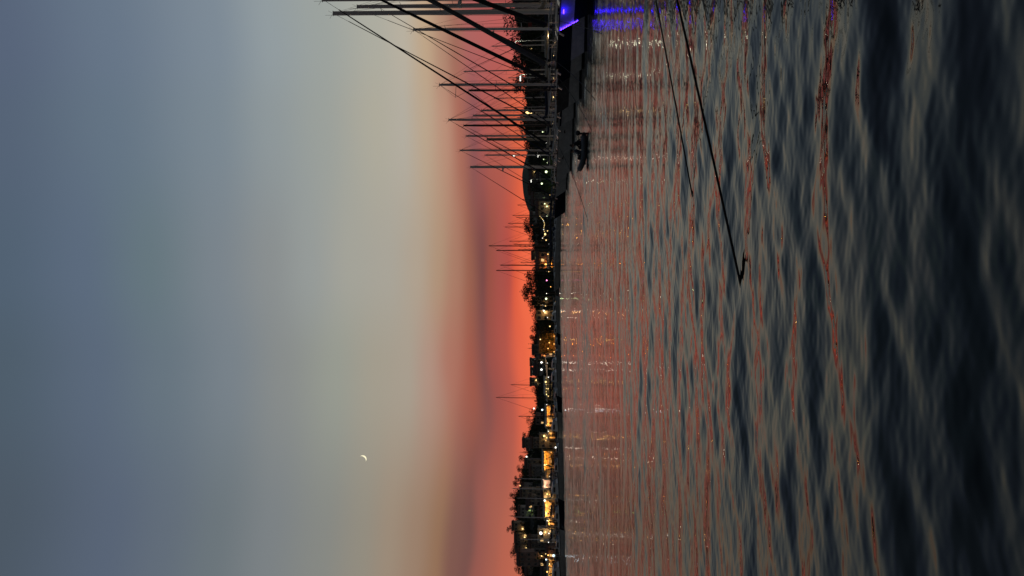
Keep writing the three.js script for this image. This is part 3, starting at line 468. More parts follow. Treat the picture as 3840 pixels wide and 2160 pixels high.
const SL = [[-29.6, 6.9, -314, 'white', 'upper of the pair of white lamps over the white canopy'], [-32.4, 6.9, -313, 'white', 'lower of the pair of white lamps over the white canopy'], [-48.5, 6.6, -314, 'cool', 'white bluish lamp above the small golden tavern', 0.36], [-20.6, 7.4, -316, 'warm', 'slim lamp post in front of the ochre floodlit wall', 0.22], [-58.5, 5.8, -312, 'warm', 'warm lamp beside the beige flat roofed building', 0.4], [-98.2, 7.2, -316, 'white', 'brilliant white lamp beside the tall white house', 0.62], [-107, 5.0, -311, 'cool', 'small bluish lamp near the little pink house', 0.3], [-9.0, 6.0, -313, 'white', 'white lamp in front of the house between dark trees', 0.3], [45.5, 5.0, -309, 'green', 'large greenish white lamp at the upper side of the lit lawn', 0.46], [41.8, 6.8, -316, 'green', 'high lamp in the middle of the lit lawn', 0.36], [49.6, 4.4, -312, 'green', 'park lamp at the far corner of the lit lawn', 0.34], [-4.2, 5.0, -309, 'green', 'greenish lamp below the biggest pine', 0.4], [3.0, 4.8, -311, 'pink', 'small pink sign light beside the big pines', 0.26], [21, 5.4, -309, 'warm', 'warm lamp between string lights and tallest far mast', 0.36], [-70, 5.6, -312, 'warm', 'warm lamp in front of the wide golden tavern', 0.34], [-84.0, 5.6, -312, 'white', 'white lamp between the pink shop and yellow house', 0.4], [-37, 5.2, -311, 'warm', 'yellow lamp right before the brightest restaurant', 0.36], [-88.5, 5.0, -310, 'warm', 'yellow lamp at the near corner of the arcade terrace', 0.34], [-111.5, 4.6, -310, 'amber', 'amber lamp by the low tavern at the bottom edge', 0.3], [33.5, 5.6, -314, 'green', 'greenish lamp in front of the dim grey house', 0.26], [52.4, 6.2, -322, 'green', 'small greenish lamp high on the lit lawn', 0.26], [58.5, 5.2, -318, 'white', 'small white lamp past the upper end of the lit lawn', 0.24], [64.5, 6.6, -326, 'green', 'small greenish lamp among the dark trees by the lawn', 0.24], [17.2, 3.8, -309, 'white', 'small white lamp at the foot of the tallest far mast', 0.22], [28.4, 4.6, -309, 'green', 'greenish lamp on the quay by the pale house', 0.34]];
const HUE = { white: 0xfff4dc, cool: 0xd6f0ff, warm: 0xffc468, amber: 0xff9a40, green: 0xe2ffb0, pink: 0xff70c0 };
for (const [x, y, z, c, label, r] of SL) streetLamp(x, y, z, { label, r: r ?? 0.4, glow: G[c], color: HUE[c], cd: c === 'pink' ? 0.5 : 3, pole: M.iron });
for (const [x, dy, z, c, label] of [[-86.0, 4.5, -370, 'warm', 'single yellow hill lamp above the pink walled shop'], [-107.5, 4.5, -428, 'warm', 'hill lamp just under the hill crest'], [-91, 4.5, -425, 'white', 'white hill lamp on the climbing ridge'], [-66, 4.5, -432, 'white', 'hill lamp where the ridge begins to climb']]) streetLamp(x, ground(x, z) + dy, z, { label, r: 0.42, glow: G[c], color: HUE[c], cd: 8, pole: M.iron, group: 'lamps up the hillside' });
{ // little lanterns dotted along the quay, alike but for where they stand
  const r = rng(99);
  for (let i = 0; i < 34; i++) { const x = -122 + i * 4.4 + (r() - 0.5) * 3.2, z = -304 - r() * 9, h = 1.6 + r() * 2.2, t = thing('quay_lantern', 'little lantern on the far quay, ' + nth(i + 1) + ' from the bottom edge', 'lantern', [x, Math.max(1.3, ground(x, z)), z], 0, 'little lanterns along the far quay'), c = r() < 0.6 ? 'warm' : r() < 0.5 ? 'white' : 'amber'; part('stake', rod(V(0, 0, 0), V(0, h, 0), 0.04), M.iron, t); part('glass', ball(0.13 + 0.1 * r(), 0, h + 0.15, 0), G[c], t); if (i % 2) lamp(t, 0, h - 0.15, 0.4, HUE[c], 2.2, 6); }
  // service posts with a small downlight at the yachts' sterns
  for (let i = 0; i < 9; i++) { const z = -56 - i * 12.5, t = thing('power_post', 'low service post with a small light on the pier, ' + nth(i + 1) + ' from the top edge', 'post', [34.75, 1.2, z], 0, 'service posts along the pier'); part('column', box(0.3, 1.05, 0.24, 0, 0.52, 0), M.gelcoat, t); part('hood', box(0.4, 0.08, 0.34, 0, 1.25, 0), M.iron, t); part('lens', box(0.28, 0.14, 0.22, 0, 1.13, 0), G.warm, t); lamp(t, -0.45, 1.12, 0, 0xffe0b0, 4, 6); }
}
// crescent moon: the sunlit slice of the sphere, low in the west
{
  const c = V(-658.6, 731.95, -3000), e = camera.position.clone().sub(c).normalize(), l = V(0.72, -0.66, 0); l.addScaledVector(e, -l.dot(e)).normalize();
  const g = new THREE.SphereGeometry(14.6, 20, 28, 0, 0.92); const X = l.clone().negate(), Y = e.clone().cross(X); g.applyMatrix4(new THREE.Matrix4().makeBasis(X, Y, e));
  const m = new THREE.Mesh(g, glow(1, 0.92, 0.62, 1.1)); m.name = 'crescent_moon'; m.position.copy(c); m.userData = { label: 'thin yellow crescent moon in the grey part of the sky', category: 'moon' }; scene.add(m);
}

// ---------------------------------------------------------------- sailing yachts
// Built along +x (bow) about the waterline amidships, then turned; L length, J mast to bow, H masthead over water.
function hullShape(L, B, fb, fs, rake) {
  const NS = 22, draft = 0.4;
  const beamAt = (s) => { const f = s < 0.4 ? 0.80 + 0.20 * Math.sin(s / 0.4 * Math.PI / 2) : Math.pow(1 - Math.pow((s - 0.4) / 0.6, 2.3), 0.85); return Math.max(0.018, f) * B / 2; };
  const sheer = (s) => lerp(fs, fb, Math.pow(s, 1.7)) - 0.10 * Math.sin(Math.PI * s);
  const sect = (s, y) => { const top = sheer(s), t = clamp((y + draft) / (top + draft)); const full = lerp(0.62, 0.16, smooth(0.45, 1, s)); return beamAt(s) * (full + (1 - full) * Math.pow(t, lerp(0.45, 0.9, s))); };
  const xAt = (s, y) => -L / 2 + s * L - rake * Math.pow(s, 6) * (1 - clamp((y + draft) / (sheer(1) + draft))) + (1 - s) * (1 - s) * -0.25 * (1 - clamp(y / fs));
  const strip = (f0, f1, rows, out = 0, s0 = 0, s1 = 1) => {      // a band of the topsides between two heights, both sides, closed at stern
    const pos = [], uv = [], idx = [];
    for (const side of [1, -1]) {
      const base = pos.length / 3;
      for (let i = 0; i <= NS; i++) { const s = lerp(s0, s1, i / NS); for (let j = 0; j <= rows; j++) { const y = lerp(f0(s), f1(s), j / rows); pos.push(xAt(s, y) + (s > 0.97 ? out : 0), y, side * (sect(s, y) + out)); uv.push(s * L * 0.35, y * 0.35); } }
      for (let i = 0; i < NS; i++) for (let j = 0; j < rows; j++) { const a = base + i * (rows + 1) + j, b = a + 1, c = a + rows + 1, d = c + 1; if (side > 0) idx.push(a, c, d, a, d, b); else idx.push(a, d, c, a, b, d); }
    }
    if (s0 === 0) { const n = (NS + 1) * (rows + 1); for (let j = 0; j < rows; j++) idx.push(j, j + 1, n + j + 1, j, n + j + 1, n + j); }
    const g = new THREE.BufferGeometry(); g.setAttribute('position', new THREE.Float32BufferAttribute(pos, 3)); g.setAttribute('uv', new THREE.Float32BufferAttribute(uv, 2)); g.setIndex(idx); g.computeVertexNormals(); return g;
  };
  const deck = () => {
    const pos = [], uv = [], idx = [];
    for (let i = 0; i <= NS; i++) { const s = i / NS, y = sheer(s), b = sect(s, y) - 0.01, x = xAt(s, y); for (const k of [-1, -0.5, 0, 0.5, 1]) { pos.push(x, y - 0.02 + 0.05 * (1 - k * k), k * b); uv.push(x * 0.4, k * b * 0.4); } }
    for (let i = 0; i < NS; i++) for (let j = 0; j < 4; j++) { const a = i * 5 + j, b = a + 1, c = a + 5, d = c + 1; idx.push(a, b, d, a, d, c); }
    const g = new THREE.BufferGeometry(); g.setAttribute('position', new THREE.Float32BufferAttribute(pos, 3)); g.setAttribute('uv', new THREE.Float32BufferAttribute(uv, 2)); g.setIndex(idx); g.computeVertexNormals(); return g;
  };
  return { beamAt, sheer, sect, xAt, strip, deck, draft };
}
function houseBlock(x0, x1, w0, w1, y, h, slope0, slope1) {   // coachroof with raked ends: x0 aft, x1 forward
  const p = [], f = [], Q = (a, b, c, d) => { f.push(a, b, c, a, c, d); };
  const ins = 0.82;
  const v = [[x0, y, w0], [x1, y, w1], [x1, y, -w1], [x0, y, -w0], [x0 + slope0, y + h, w0 * ins], [x1 - slope1, y + h * 0.85, w1 * ins], [x1 - slope1, y + h * 0.85, -w1 * ins], [x0 + slope0, y + h, -w0 * ins]];
  v.forEach((a) => p.push(...a));
  Q(0, 1, 5, 4); Q(1, 2, 6, 5); Q(2, 3, 7, 6); Q(3, 0, 4, 7); Q(4, 5, 6, 7);
  const g = new THREE.BufferGeometry(); g.setAttribute('position', new THREE.Float32BufferAttribute(p, 3)); g.setIndex(f); return g.toNonIndexed();
}
function yacht(o) {
  const { L, J, H, label, pos, turn } = o, B = o.B ?? L * 0.30, fb = o.fb ?? 0.6 + L * 0.085, fs = fb * 0.78, detail = o.detail ?? 1, rake = o.rake ?? 0.09 * L;
  const hs = hullShape(L, B, fb, fs, rake), r = rng(Math.round(L * 97 + H * 31 + J * 7));
  const t = thing('sailing_yacht', label, 'yacht', pos, turn, o.group ?? 'yachts moored in the harbour');
  const hullMat = o.hull ?? M.gelcoat, lo = o.lower ?? null, spar = o.spar ?? M.alloy;
  if (lo) { part('hull', hs.strip(() => -hs.draft, (s) => hs.sheer(s) * 0.52, 5), lo, t); part('upper_topsides', hs.strip((s) => hs.sheer(s) * 0.52, hs.sheer, 5), hullMat, t); }
  else part('hull', hs.strip(() => -hs.draft, hs.sheer, 8), hullMat, t);
  part('boot_stripe', hs.strip(() => -0.3, (s) => 0.10 + 0.07 * s, 2, 0.006), o.boot ?? M.antifoul, t);
  part('deck', hs.deck(), o.deck ?? M.deck, t);
  const bowX = L / 2, mastX = bowX - J, dk = (x) => hs.sheer(clamp((x + L / 2) / L)) + 0.03, half = (x) => hs.beamAt(clamp((x + L / 2) / L));
  if (detail > 0) part('toe_rail', hs.strip((s) => hs.sheer(s) - 0.01, (s) => hs.sheer(s) + 0.06, 1, 0.012), M.teak, t);
  if (o.stripe) part('sheer_stripe', hs.strip((s) => hs.sheer(s) * 0.80, (s) => hs.sheer(s) * 0.92, 1, 0.005), o.stripe, t);
  // coachroof, windows, cockpit
  const cx1 = mastX + J * 0.35, cx0 = -L * 0.22, ch = 0.42 + L * 0.012, cw = B * 0.30, y0 = Math.min(dk(cx0), dk(cx1)) - 0.06;
  const roof = part('coachroof', houseBlock(cx0, cx1, cw * 1.1, cw * 0.72, y0, ch + 0.06, 0.15, 0.9), M.gelcoat, t);
  const nw = detail > 0 ? 4 : 2;
  for (const sd of [1, -1]) for (let i = 0; i < nw; i++) {
    const f = 0.12 + 0.72 * (i + 0.5) / nw, x = lerp(cx0, cx1 - 0.9, f), w = lerp(cw * 1.1, cw * 0.72, (x - cx0) / (cx1 - cx0)) * 0.935;
    part('cabin_window', box((cx1 - cx0) * 0.6 / nw, ch * 0.38, 0.03, x, y0 + ch * 0.52, sd * (w + 0.012)), o.cabinLit && i === 1 ? G.winDim : M.glassDark, roof);
  }
  const cy = dk(-L * 0.33);
  part('cockpit_coaming', [box(L * 0.24, 0.32, 0.16, -L * 0.345, cy + 0.12, B * 0.26), box(L * 0.24, 0.32, 0.16, -L * 0.345, cy + 0.12, -B * 0.26), box(0.2, 0.32, B * 0.56, -L * 0.46, cy + 0.12, 0)], M.gelcoat, t);
  // hull portlights
  if (o.ports) for (const sd of [1, -1]) for (let i = 0; i < o.ports; i++) { const s = 0.52 + 0.32 * i / Math.max(1, o.ports - 1), y = hs.sheer(s) * 0.62; part('portlight', box(0.42, 0.16, 0.03, hs.xAt(s, y), y, sd * (hs.sect(s, y) + 0.004), sd * 0.1), M.glassDark, t); }
  // spray hood and bimini
  const hg = new THREE.SphereGeometry(1, 12, 6, 0, Math.PI * 2, 0, Math.PI / 2); hg.scale(0.95, 0.85, cw * 1.02); hg.translate(cx0 + 0.1, y0 + ch * 0.55, 0);
  part('spray_hood', hg, o.canvas ?? M.canvasBlue, t);
  if (o.bimini) {
    const by = cy + 2.05, bx = -L * 0.36;
    const cover = []; for (let i = 0; i < 8; i++) { const a = -1 + i / 4, b = a + 0.25, f = (k) => by + 0.22 * (1 - k * k); const p = [[-L * 0.1, f(a), a * B * 0.4], [L * 0.1, f(a), a * B * 0.4], [L * 0.1, f(b), b * B * 0.4], [-L * 0.1, f(b), b * B * 0.4]]; const g = new THREE.BufferGeometry(); g.setAttribute('position', new THREE.Float32BufferAttribute([...p[0], ...p[1], ...p[2], ...p[0], ...p[2], ...p[3]].map((v, k) => v + (k % 3 === 0 ? bx : 0)), 3)); cover.push(g); }
    const bm = part('bimini', cover, o.canvas ?? M.canvasBlue, t);
    part('bimini_frame', [-0.09, 0.09].flatMap((f) => [-1, 1].map((s) => rod(V(bx + f * L * 0.4, cy, s * B * 0.38), V(bx + f * L, by, s * B * 0.40), 0.025))), M.steel, bm);
  }
  if (o.arch) {
    const ax = -L * 0.46, ay = cy + 2.5, w = B * 0.36;
    part('stern_arch', [rod(V(ax, cy, w), V(ax - 0.2, ay, w * 0.85), 0.05), rod(V(ax, cy, -w), V(ax - 0.2, ay, -w * 0.85), 0.05), rod(V(ax - 0.2, ay, w * 0.85), V(ax - 0.2, ay, -w * 0.85), 0.05), box(1.3, 0.04, w * 1.3, ax - 0.2, ay + 0.1, 0)], M.steel, t);
  }
  // spars
  const my = dk(mastX) + 0.15, top = V(mastX - H * 0.008, H, 0), foot = V(mastX, my, 0), at = (f) => foot.clone().lerp(top, f);
  const mast = part('mast', [rod(foot, top, o.mastR ?? 0.13, (o.mastR ?? 0.13) * 0.8, 8), rod(top, top.clone().add(V(-0.25, 0.5, 0)), 0.012)], spar, t);
  if (detail > 0) part('masthead_gear', [box(0.5, 0.05, 0.06, top.x, top.y + 0.02, 0), rod(top.clone().add(V(0.15, 0, 0.05)), top.clone().add(V(0.15, 0.8, 0.05)), 0.012), rod(top.clone().add(V(0, 0, -0.05)), top.clone().add(V(0.5, 0.35, -0.05)), 0.012)], M.iron, mast);
  const nSp = detail > 0 ? (H > 14 ? 3 : 2) : 1, tips = [];
  for (let i = 0; i < nSp; i++) { const f = (i + 1) / (nSp + 0.85), c = at(f), w = B * (0.30 - 0.05 * i); const p = [c.clone().add(V(-w * 0.3, 0.03, w)), c.clone().add(V(-w * 0.3, 0.03, -w))]; tips.push(p); part('spreader', [rod(c, p[0], 0.035, 0.02), rod(c, p[1], 0.035, 0.02)], spar, t); }
  if (o.radome) { const c = at(o.radome); part('radome', [(() => { const g = new THREE.CylinderGeometry(0.3, 0.34, 0.26, 12); g.translate(c.x + 0.55, c.y, 0); return g; })(), box(0.5, 0.05, 0.3, c.x + 0.3, c.y - 0.16, 0)], M.gelcoat, mast); }
  if (o.jumper) { const c = at(0.86), j = c.clone().add(V(1.5, 0.1, 0)); part('jumper_strut', [rod(c, j, 0.03), rod(j, top, 0.018), rod(j, at(0.66), 0.018)], spar, mast); }
  if (o.flag && tips.length) { const c = tips[0][0]; part('courtesy_flag', box(0.62, 0.42, 0.02, c.x - 0.36, c.y - 0.9, c.z * 0.96, 0.3), o.flag, t); }
  if (detail > 0) part('halyards', [rod(V(mastX + 0.35, my + 0.4, 0.12), top.clone().add(V(0.1, -0.1, 0.05)), 0.016, 0.016, 4), rod(V(mastX - 0.25, my + 0.9, -0.16), top.clone().add(V(-0.12, -0.2, -0.05)), 0.016, 0.016, 4)], M.rope, t);
  const by = my + 1.25, boomL = Math.min(J * 0.95, mastX + L * 0.44), be = V(mastX - boomL, by + 0.12, 0);
  const boom = part('boom', rod(V(mastX - 0.1, by, 0), be, 0.075, 0.065, 8), spar, t);
  const cov = tube([V(mastX - 0.15, by + 0.75, 0), V(mastX - 0.5, by + 0.34, 0), V(mastX - boomL * 0.5, by + 0.30, 0), be.clone().add(V(0.1, 0.12, 0))], 0.2, 8, 14); cov.scale(1, 1, 0.9);
  part('sail_cover', cov, o.cover ?? o.canvas ?? M.canvasBlue, boom);
  // rigging
  const W = o.wire ?? 0.014, rig = [];
  const chain = Math.min(half(mastX) - 0.1, B * 0.45);
  for (const k of [0, 1]) { const s = k ? -1 : 1; let p = V(mastX - 0.25, dk(mastX), s * chain); for (const tp of tips) { rig.push(rod(p, tp[k], W)); p = tp[k]; } rig.push(rod(p, top, W)); if (detail > 0) rig.push(rod(V(mastX - 0.5, dk(mastX), s * chain), at(1 / (nSp + 0.85)), W)); }
  part('shrouds', rig, M.wire, t);
  part('backstay', [rod(top, V(-L * 0.3, lerp(cy, H, 0.16), 0), W), rod(V(-L * 0.3, lerp(cy, H, 0.16), 0), V(-L * 0.49, cy + 0.1, B * 0.3), W), rod(V(-L * 0.3, lerp(cy, H, 0.16), 0), V(-L * 0.49, cy + 0.1, -B * 0.3), W), rod(be, top, W * 0.7)], M.wire, t);
  const frac = o.frac ?? 1, head = at(frac), tack = V(bowX - 0.15 + (o.sprit ?? 0), dk(bowX) + 0.35, 0), fr = o.furl ?? 0.07;
  if (o.sprit) part('bowsprit', rod(V(bowX - 0.8, dk(bowX - 0.8), 0), V(bowX + o.sprit, dk(bowX) + 0.3, 0), 0.08, 0.06), spar, t);
  const a = tack.clone().lerp(head, 0.03), b = tack.clone().lerp(head, 0.93);
  const stay = part('forestay', rod(tack, head, W * 1.3), M.wire, t);
  part('furled_genoa', [rod(a, a.clone().lerp(b, 0.45), fr * 1.15, fr, 7), rod(a.clone().lerp(b, 0.45), b, fr, fr * 0.55, 7)], o.genoa ?? M.canvasBlue, stay);
  part('furling_drum', rod(tack.clone().lerp(head, 0.004), tack.clone().lerp(head, 0.014), 0.13, 0.13, 8), M.blackPaint, stay);
  if (o.inner) { const q = V(bowX - o.inner, dk(bowX - o.inner) + 0.2, 0), hd = at(o.innerFrac ?? 0.83), is = part('inner_stay', rod(q, hd, W * 1.2), M.wire, t); part('furled_staysail', rod(q.clone().lerp(hd, 0.04), q.clone().lerp(hd, 0.9), fr * 0.7, fr * 0.45, 6), o.genoa ?? M.canvasBlue, is); }
  // pulpit, stanchions and lifelines
  if (detail > 0) {
    const pl = (x) => Math.max(0.07, half(x) - 0.08), py = dk(bowX), pp = [-1, 1].map((s) => [V(bowX - 1.7, dk(bowX - 1.7) + 0.62, s * pl(bowX - 1.7)), V(bowX - 0.8, py + 0.66, s * pl(bowX - 0.8)), V(bowX + 0.05, py + 0.68, s * 0.16)]);
    part('pulpit', [...pp.map((q) => tube(q, 0.022, 5, 6)), rod(pp[0][2], pp[1][2], 0.022), ...pp.flatMap((q, i) => [rod(V(bowX - 1.7, dk(bowX - 1.7), q[0].z), q[0], 0.02), rod(V(bowX - 0.5, py - 0.03, (i ? 1 : -1) * pl(bowX - 0.5)), V(bowX - 0.45, py + 0.67, (i ? 1 : -1) * pl(bowX - 0.6)), 0.02)])], M.steel, t);
    const ns = 6;
    for (const s of [-1, 1]) for (let i = 0; i < ns; i++) { const x = lerp(bowX - 1.7, -L * 0.46, (i + 0.6) / ns); part('stanchion', rod(V(x, dk(x) - 0.02, s * pl(x)), V(x, dk(x) + 0.62, s * pl(x)), 0.016), M.steel, t); }
    const lines = [];
    for (const s of [-1, 1]) for (const hgt of [0.32, 0.61]) { let p = V(bowX - 1.7, dk(bowX - 1.7) + hgt, s * pl(bowX - 1.7)); for (let i = 0; i <= ns; i++) { const x = i < ns ? lerp(bowX - 1.7, -L * 0.46, (i + 0.6) / ns) : -L * 0.48; const q = V(x, dk(x) + hgt, s * pl(x)); lines.push(rod(p, q, 0.009, 0.009, 4)); p = q; } }
    part('lifelines', lines, M.wire, t);
    part('pushpit', [-1, 1].map((s) => tube([V(-L * 0.40, cy + 0.62, s * B * 0.38), V(-L * 0.485, cy + 0.64, s * B * 0.36), V(-L * 0.49, cy + 0.64, s * B * 0.12)], 0.02, 5, 8)), M.steel, t);
    part('anchor', [rod(V(bowX - 0.5, py + 0.03, 0.06), V(bowX + 0.25, py - 0.05, 0.06), 0.035), box(0.10, 0.36, 0.30, bowX + 0.27, py - 0.2, 0.06, 0, 0.5)], M.steel, t);
    const nf = o.fenders ?? 3;
    for (const s of [-1, 1]) for (let i = 0; i < nf; i++) { const x = lerp(L * 0.18, -L * 0.3, (i + 0.5) / nf), y = hs.sheer((x + L / 2) / L) * 0.55, w = hs.sect((x + L / 2) / L, y) + 0.13; const f = part('fender', [new THREE.CapsuleGeometry(0.12, 0.55, 4, 8).translate(x, y, s * w), rod(V(x, y + 0.35, s * w), V(x, dk(x) + 0.3, s * (w - 0.15)), 0.012)], o.fenderMat ?? M.fender, t); }
    if (o.bundle) part('deck_bundle', (() => { const g = new THREE.CapsuleGeometry(0.34, 1.5, 5, 10); g.rotateZ(Math.PI / 2); g.scale(1, 0.8, 1.1); g.translate(bowX - J * 0.5, dk(bowX - J * 0.5) + 0.24, 0); return g; })(), o.bundle, t);
  }
  return { t, hs, dk, half, top, at, bowX, mastX, tack, cy, B, L };
}
// set the bow and the mast of a yacht on two points of the harbour: [x, z] each
function moor(o) {
  let [bx, bz] = o.bow; const [mx, mz] = o.mast, J0 = Math.hypot(bx - mx, bz - mz), sp = o.sprit ?? 0, J = J0 - sp, L = o.L ?? J / 0.40, fx = (bx - mx) / J0, fz = (bz - mz) / J0, turn = Math.atan2(-fz, fx);
  bx -= fx * sp; bz -= fz * sp;
  return yacht({ ...o, J, L, pos: [bx - fx * L / 2, 0, bz - fz * L / 2], turn });
}

// the row of yachts moored stern-to at the pier, bows towards the open water
const ROW = [
  { mast: [23.76, -52.00], H: 20.02, bow: [17.46, -53.50], B: 4.2, fb: 2.05, hull: M.gelcoat, lower: M.navy, furl: 0.15, genoa: M.sailDark, canvas: M.canvasGrey, bimini: 1, arch: 1, ledBow: 1, bundle: M.canvasGrey, boot: M.blackPaint, L: 13.8,
    label: 'yacht with glowing violet blue lights along its stem, at the top edge' },
  { mast: [25.24, -57.50], H: 19.87, bow: [16.31, -59.00], cabinLit: 1, B: 4.2, fb: 2.2, hull: M.navy, lower: M.gelcoat, furl: 0.17, genoa: M.canvasGrey, canvas: M.canvasRed, bimini: 1, boot: M.blackPaint, frac: 0.94, L: 17.3,
    label: 'yacht with thick pale grey furled foresail, next after the blue lit yacht' },
  { mast: [25.13, -63.00], H: 20.44, bow: [16.47, -64.00], cabinLit: 1, B: 4.3, fb: 2.05, hull: M.navy, lower: M.gelcoat, furl: 0.14, genoa: M.sailDark, canvas: M.canvasCream, bimini: 1, arch: 1, boot: M.blackPaint, flag: M.canvasRed, inner: 1.6, innerFrac: 0.8, L: 17.1,
    label: 'yacht with the thickest black furled foresail slanting across the sunset' },
  { mast: [25.43, -69.00], H: 22.87, bow: [12.38, -70.50], L: 17.6, sprit: 3.1, B: 4.4, fb: 2.1, hull: M.canvasGrey, lower: M.gelcoat, furl: 0.085, genoa: M.sailDark, mastR: 0.25, canvas: M.canvasCream, boot: M.blackPaint, bimini: 1, spar: M.alloy, radome: 0.42, flag: M.canvasRed,
    label: 'longest yacht of the row, its stay reaching the bow behind the rubber dinghy' },
  { mast: [26.44, -75.50], H: 23.74, bow: [15.38, -76.50], cabinLit: 1, L: 16.2, sprit: 2.0, B: 4.4, fb: 2.1, hull: M.ivory, stripe: M.navy, furl: 0.06, genoa: M.sailDark, mastR: 0.26, canvas: M.canvasCream, bimini: 1, inner: 2.2, innerFrac: 0.84, arch: 1,
    label: 'tall yacht whose thick bare mast tops the photo with two parallel foresail stays' },
  { mast: [29.40, -82.00], H: 23.01, bow: [18.73, -83.00], L: 16.4, B: 4.2, fb: 2.15, hull: M.gelcoat, furl: 0.055, genoa: M.sailDark, frac: 0.9, mastR: 0.24, flag: M.canvasBlue, canvas: M.canvasCream, ports: 3,
    label: 'yacht with a shorter thick mast beside the tallest bare mast' },
  { mast: [28.91, -88.00], H: 18.11, bow: [17.94, -88.50], B: 3.9, fb: 1.9, hull: M.gelcoat, stripe: M.navy, furl: 0.05, mastR: 0.17, canvas: M.canvasBlue, L: 15.6, spar: M.whiteSpar, radome: 0.46, flag: M.canvasRed,
    label: 'yacht with pale mast lit green white near its foot by the pier lamp' },
  { mast: [24.24, -94.00], H: 16.04, bow: [15.48, -94.50], cabinLit: 1, B: 3.9, fb: 1.9, hull: M.gelcoat, furl: 0.05, canvas: M.canvasCream, mastR: 0.16, ports: 3, jumper: 1, L: 18.1,
    label: 'yacht with grey mast and jumper struts, standing tallest before the far trees' },
  { mast: [25.06, -100.00], H: 13.11, bow: [16.80, -100.50], B: 3.6, fb: 1.8, hull: M.gelcoat, furl: 0.05, spar: M.darkAlloy, canvas: M.canvasBlue, mastR: 0.14, L: 16.8,
    label: 'yacht with short black mast next to the tall grey mast' },
  { mast: [22.60, -106.00], H: 16.50, bow: [14.50, -106.50], B: 4.0, fb: 2.0, hull: M.gelcoat, furl: 0.07, genoa: M.sailDark, canvas: M.canvasBlue, mastR: 0.16, ports: 4, wire: 0.02, L: 17.3,
    label: 'yacht with paired grey mast and long dark stay ending over the lit lawn' },
  { mast: [25.20, -112.00], H: 12.60, bow: [18.24, -112.50], cabinLit: 1, B: 3.6, fb: 1.8, hull: M.ivory, furl: 0.05, canvas: M.canvasRed, mastR: 0.13, L: 14.8,
    label: 'small yacht whose mast foot glows yellow beside the round lamp' },
  { mast: [25.80, -118.00], H: 14.38, bow: [18.01, -118.50], B: 3.7, fb: 1.8, hull: M.gelcoat, stripe: M.navy, furl: 0.05, canvas: M.canvasGrey, mastR: 0.13, L: 15.6,
    label: 'yacht with slim grey mast between the glowing mast and the paired masts' },
  { mast: [25.53, -124.00], H: 16.51, bow: [18.08, -124.50], cabinLit: 1, B: 3.8, fb: 1.9, hull: M.navy, furl: 0.06, genoa: M.sailDark, spar: M.darkAlloy, canvas: M.canvasGrey, mastR: 0.16, L: 15.5,
    label: 'yacht with tall black mast next to the paired grey masts' },
  { mast: [25.13, -130.50], H: 16.84, bow: [17.26, -131.00], B: 3.8, fb: 1.9, hull: M.gelcoat, furl: 0.05, canvas: M.canvasBlue, mastR: 0.14, L: 16.3,
    label: 'yacht with thin grey mast between black mast and thick furled mainsail' },
  { mast: [23.88, -137.00], H: 18.63, bow: [15.88, -137.50], cabinLit: 1, B: 4.0, fb: 2.0, hull: M.gelcoat, furl: 0.07, genoa: M.sailDark, canvas: M.canvasCream, mastR: 0.17, wire: 0.02, L: 17.0,
    label: 'yacht with tall mast lit cream at the foot beside the white lit mast' },
  { mast: [27.11, -144.00], H: 14.50, bow: [19.04, -144.50], B: 3.9, fb: 1.8, hull: M.ivory, furl: 0.05, mastR: 0.30, canvas: M.canvasGrey, spar: M.canvasCream, L: 14.6,
    label: 'yacht with short very thick mast wrapped in a furled sail' },
  { mast: [25.57, -152.00], H: 15.53, bow: [17.51, -152.50], B: 3.9, fb: 1.9, hull: M.gelcoat, furl: 0.05, canvas: M.canvasBlue, mastR: 0.13, spar: M.whiteSpar, mastLight: 1, L: 16.1,
    label: 'yacht with a bright white deck light shining halfway up its mast' },
  { mast: [24.50, -160.00], H: 19.21, bow: [14.03, -161.00], B: 4.3, fb: 2.1, hull: M.navy, furl: 0.07, genoa: M.sailDark, canvas: M.canvasGrey, mastR: 0.30, wire: 0.02, L: 17.5, radome: 0.62,
    label: 'dark hulled yacht with thick double looking mast, last before the lit lawn' },
];
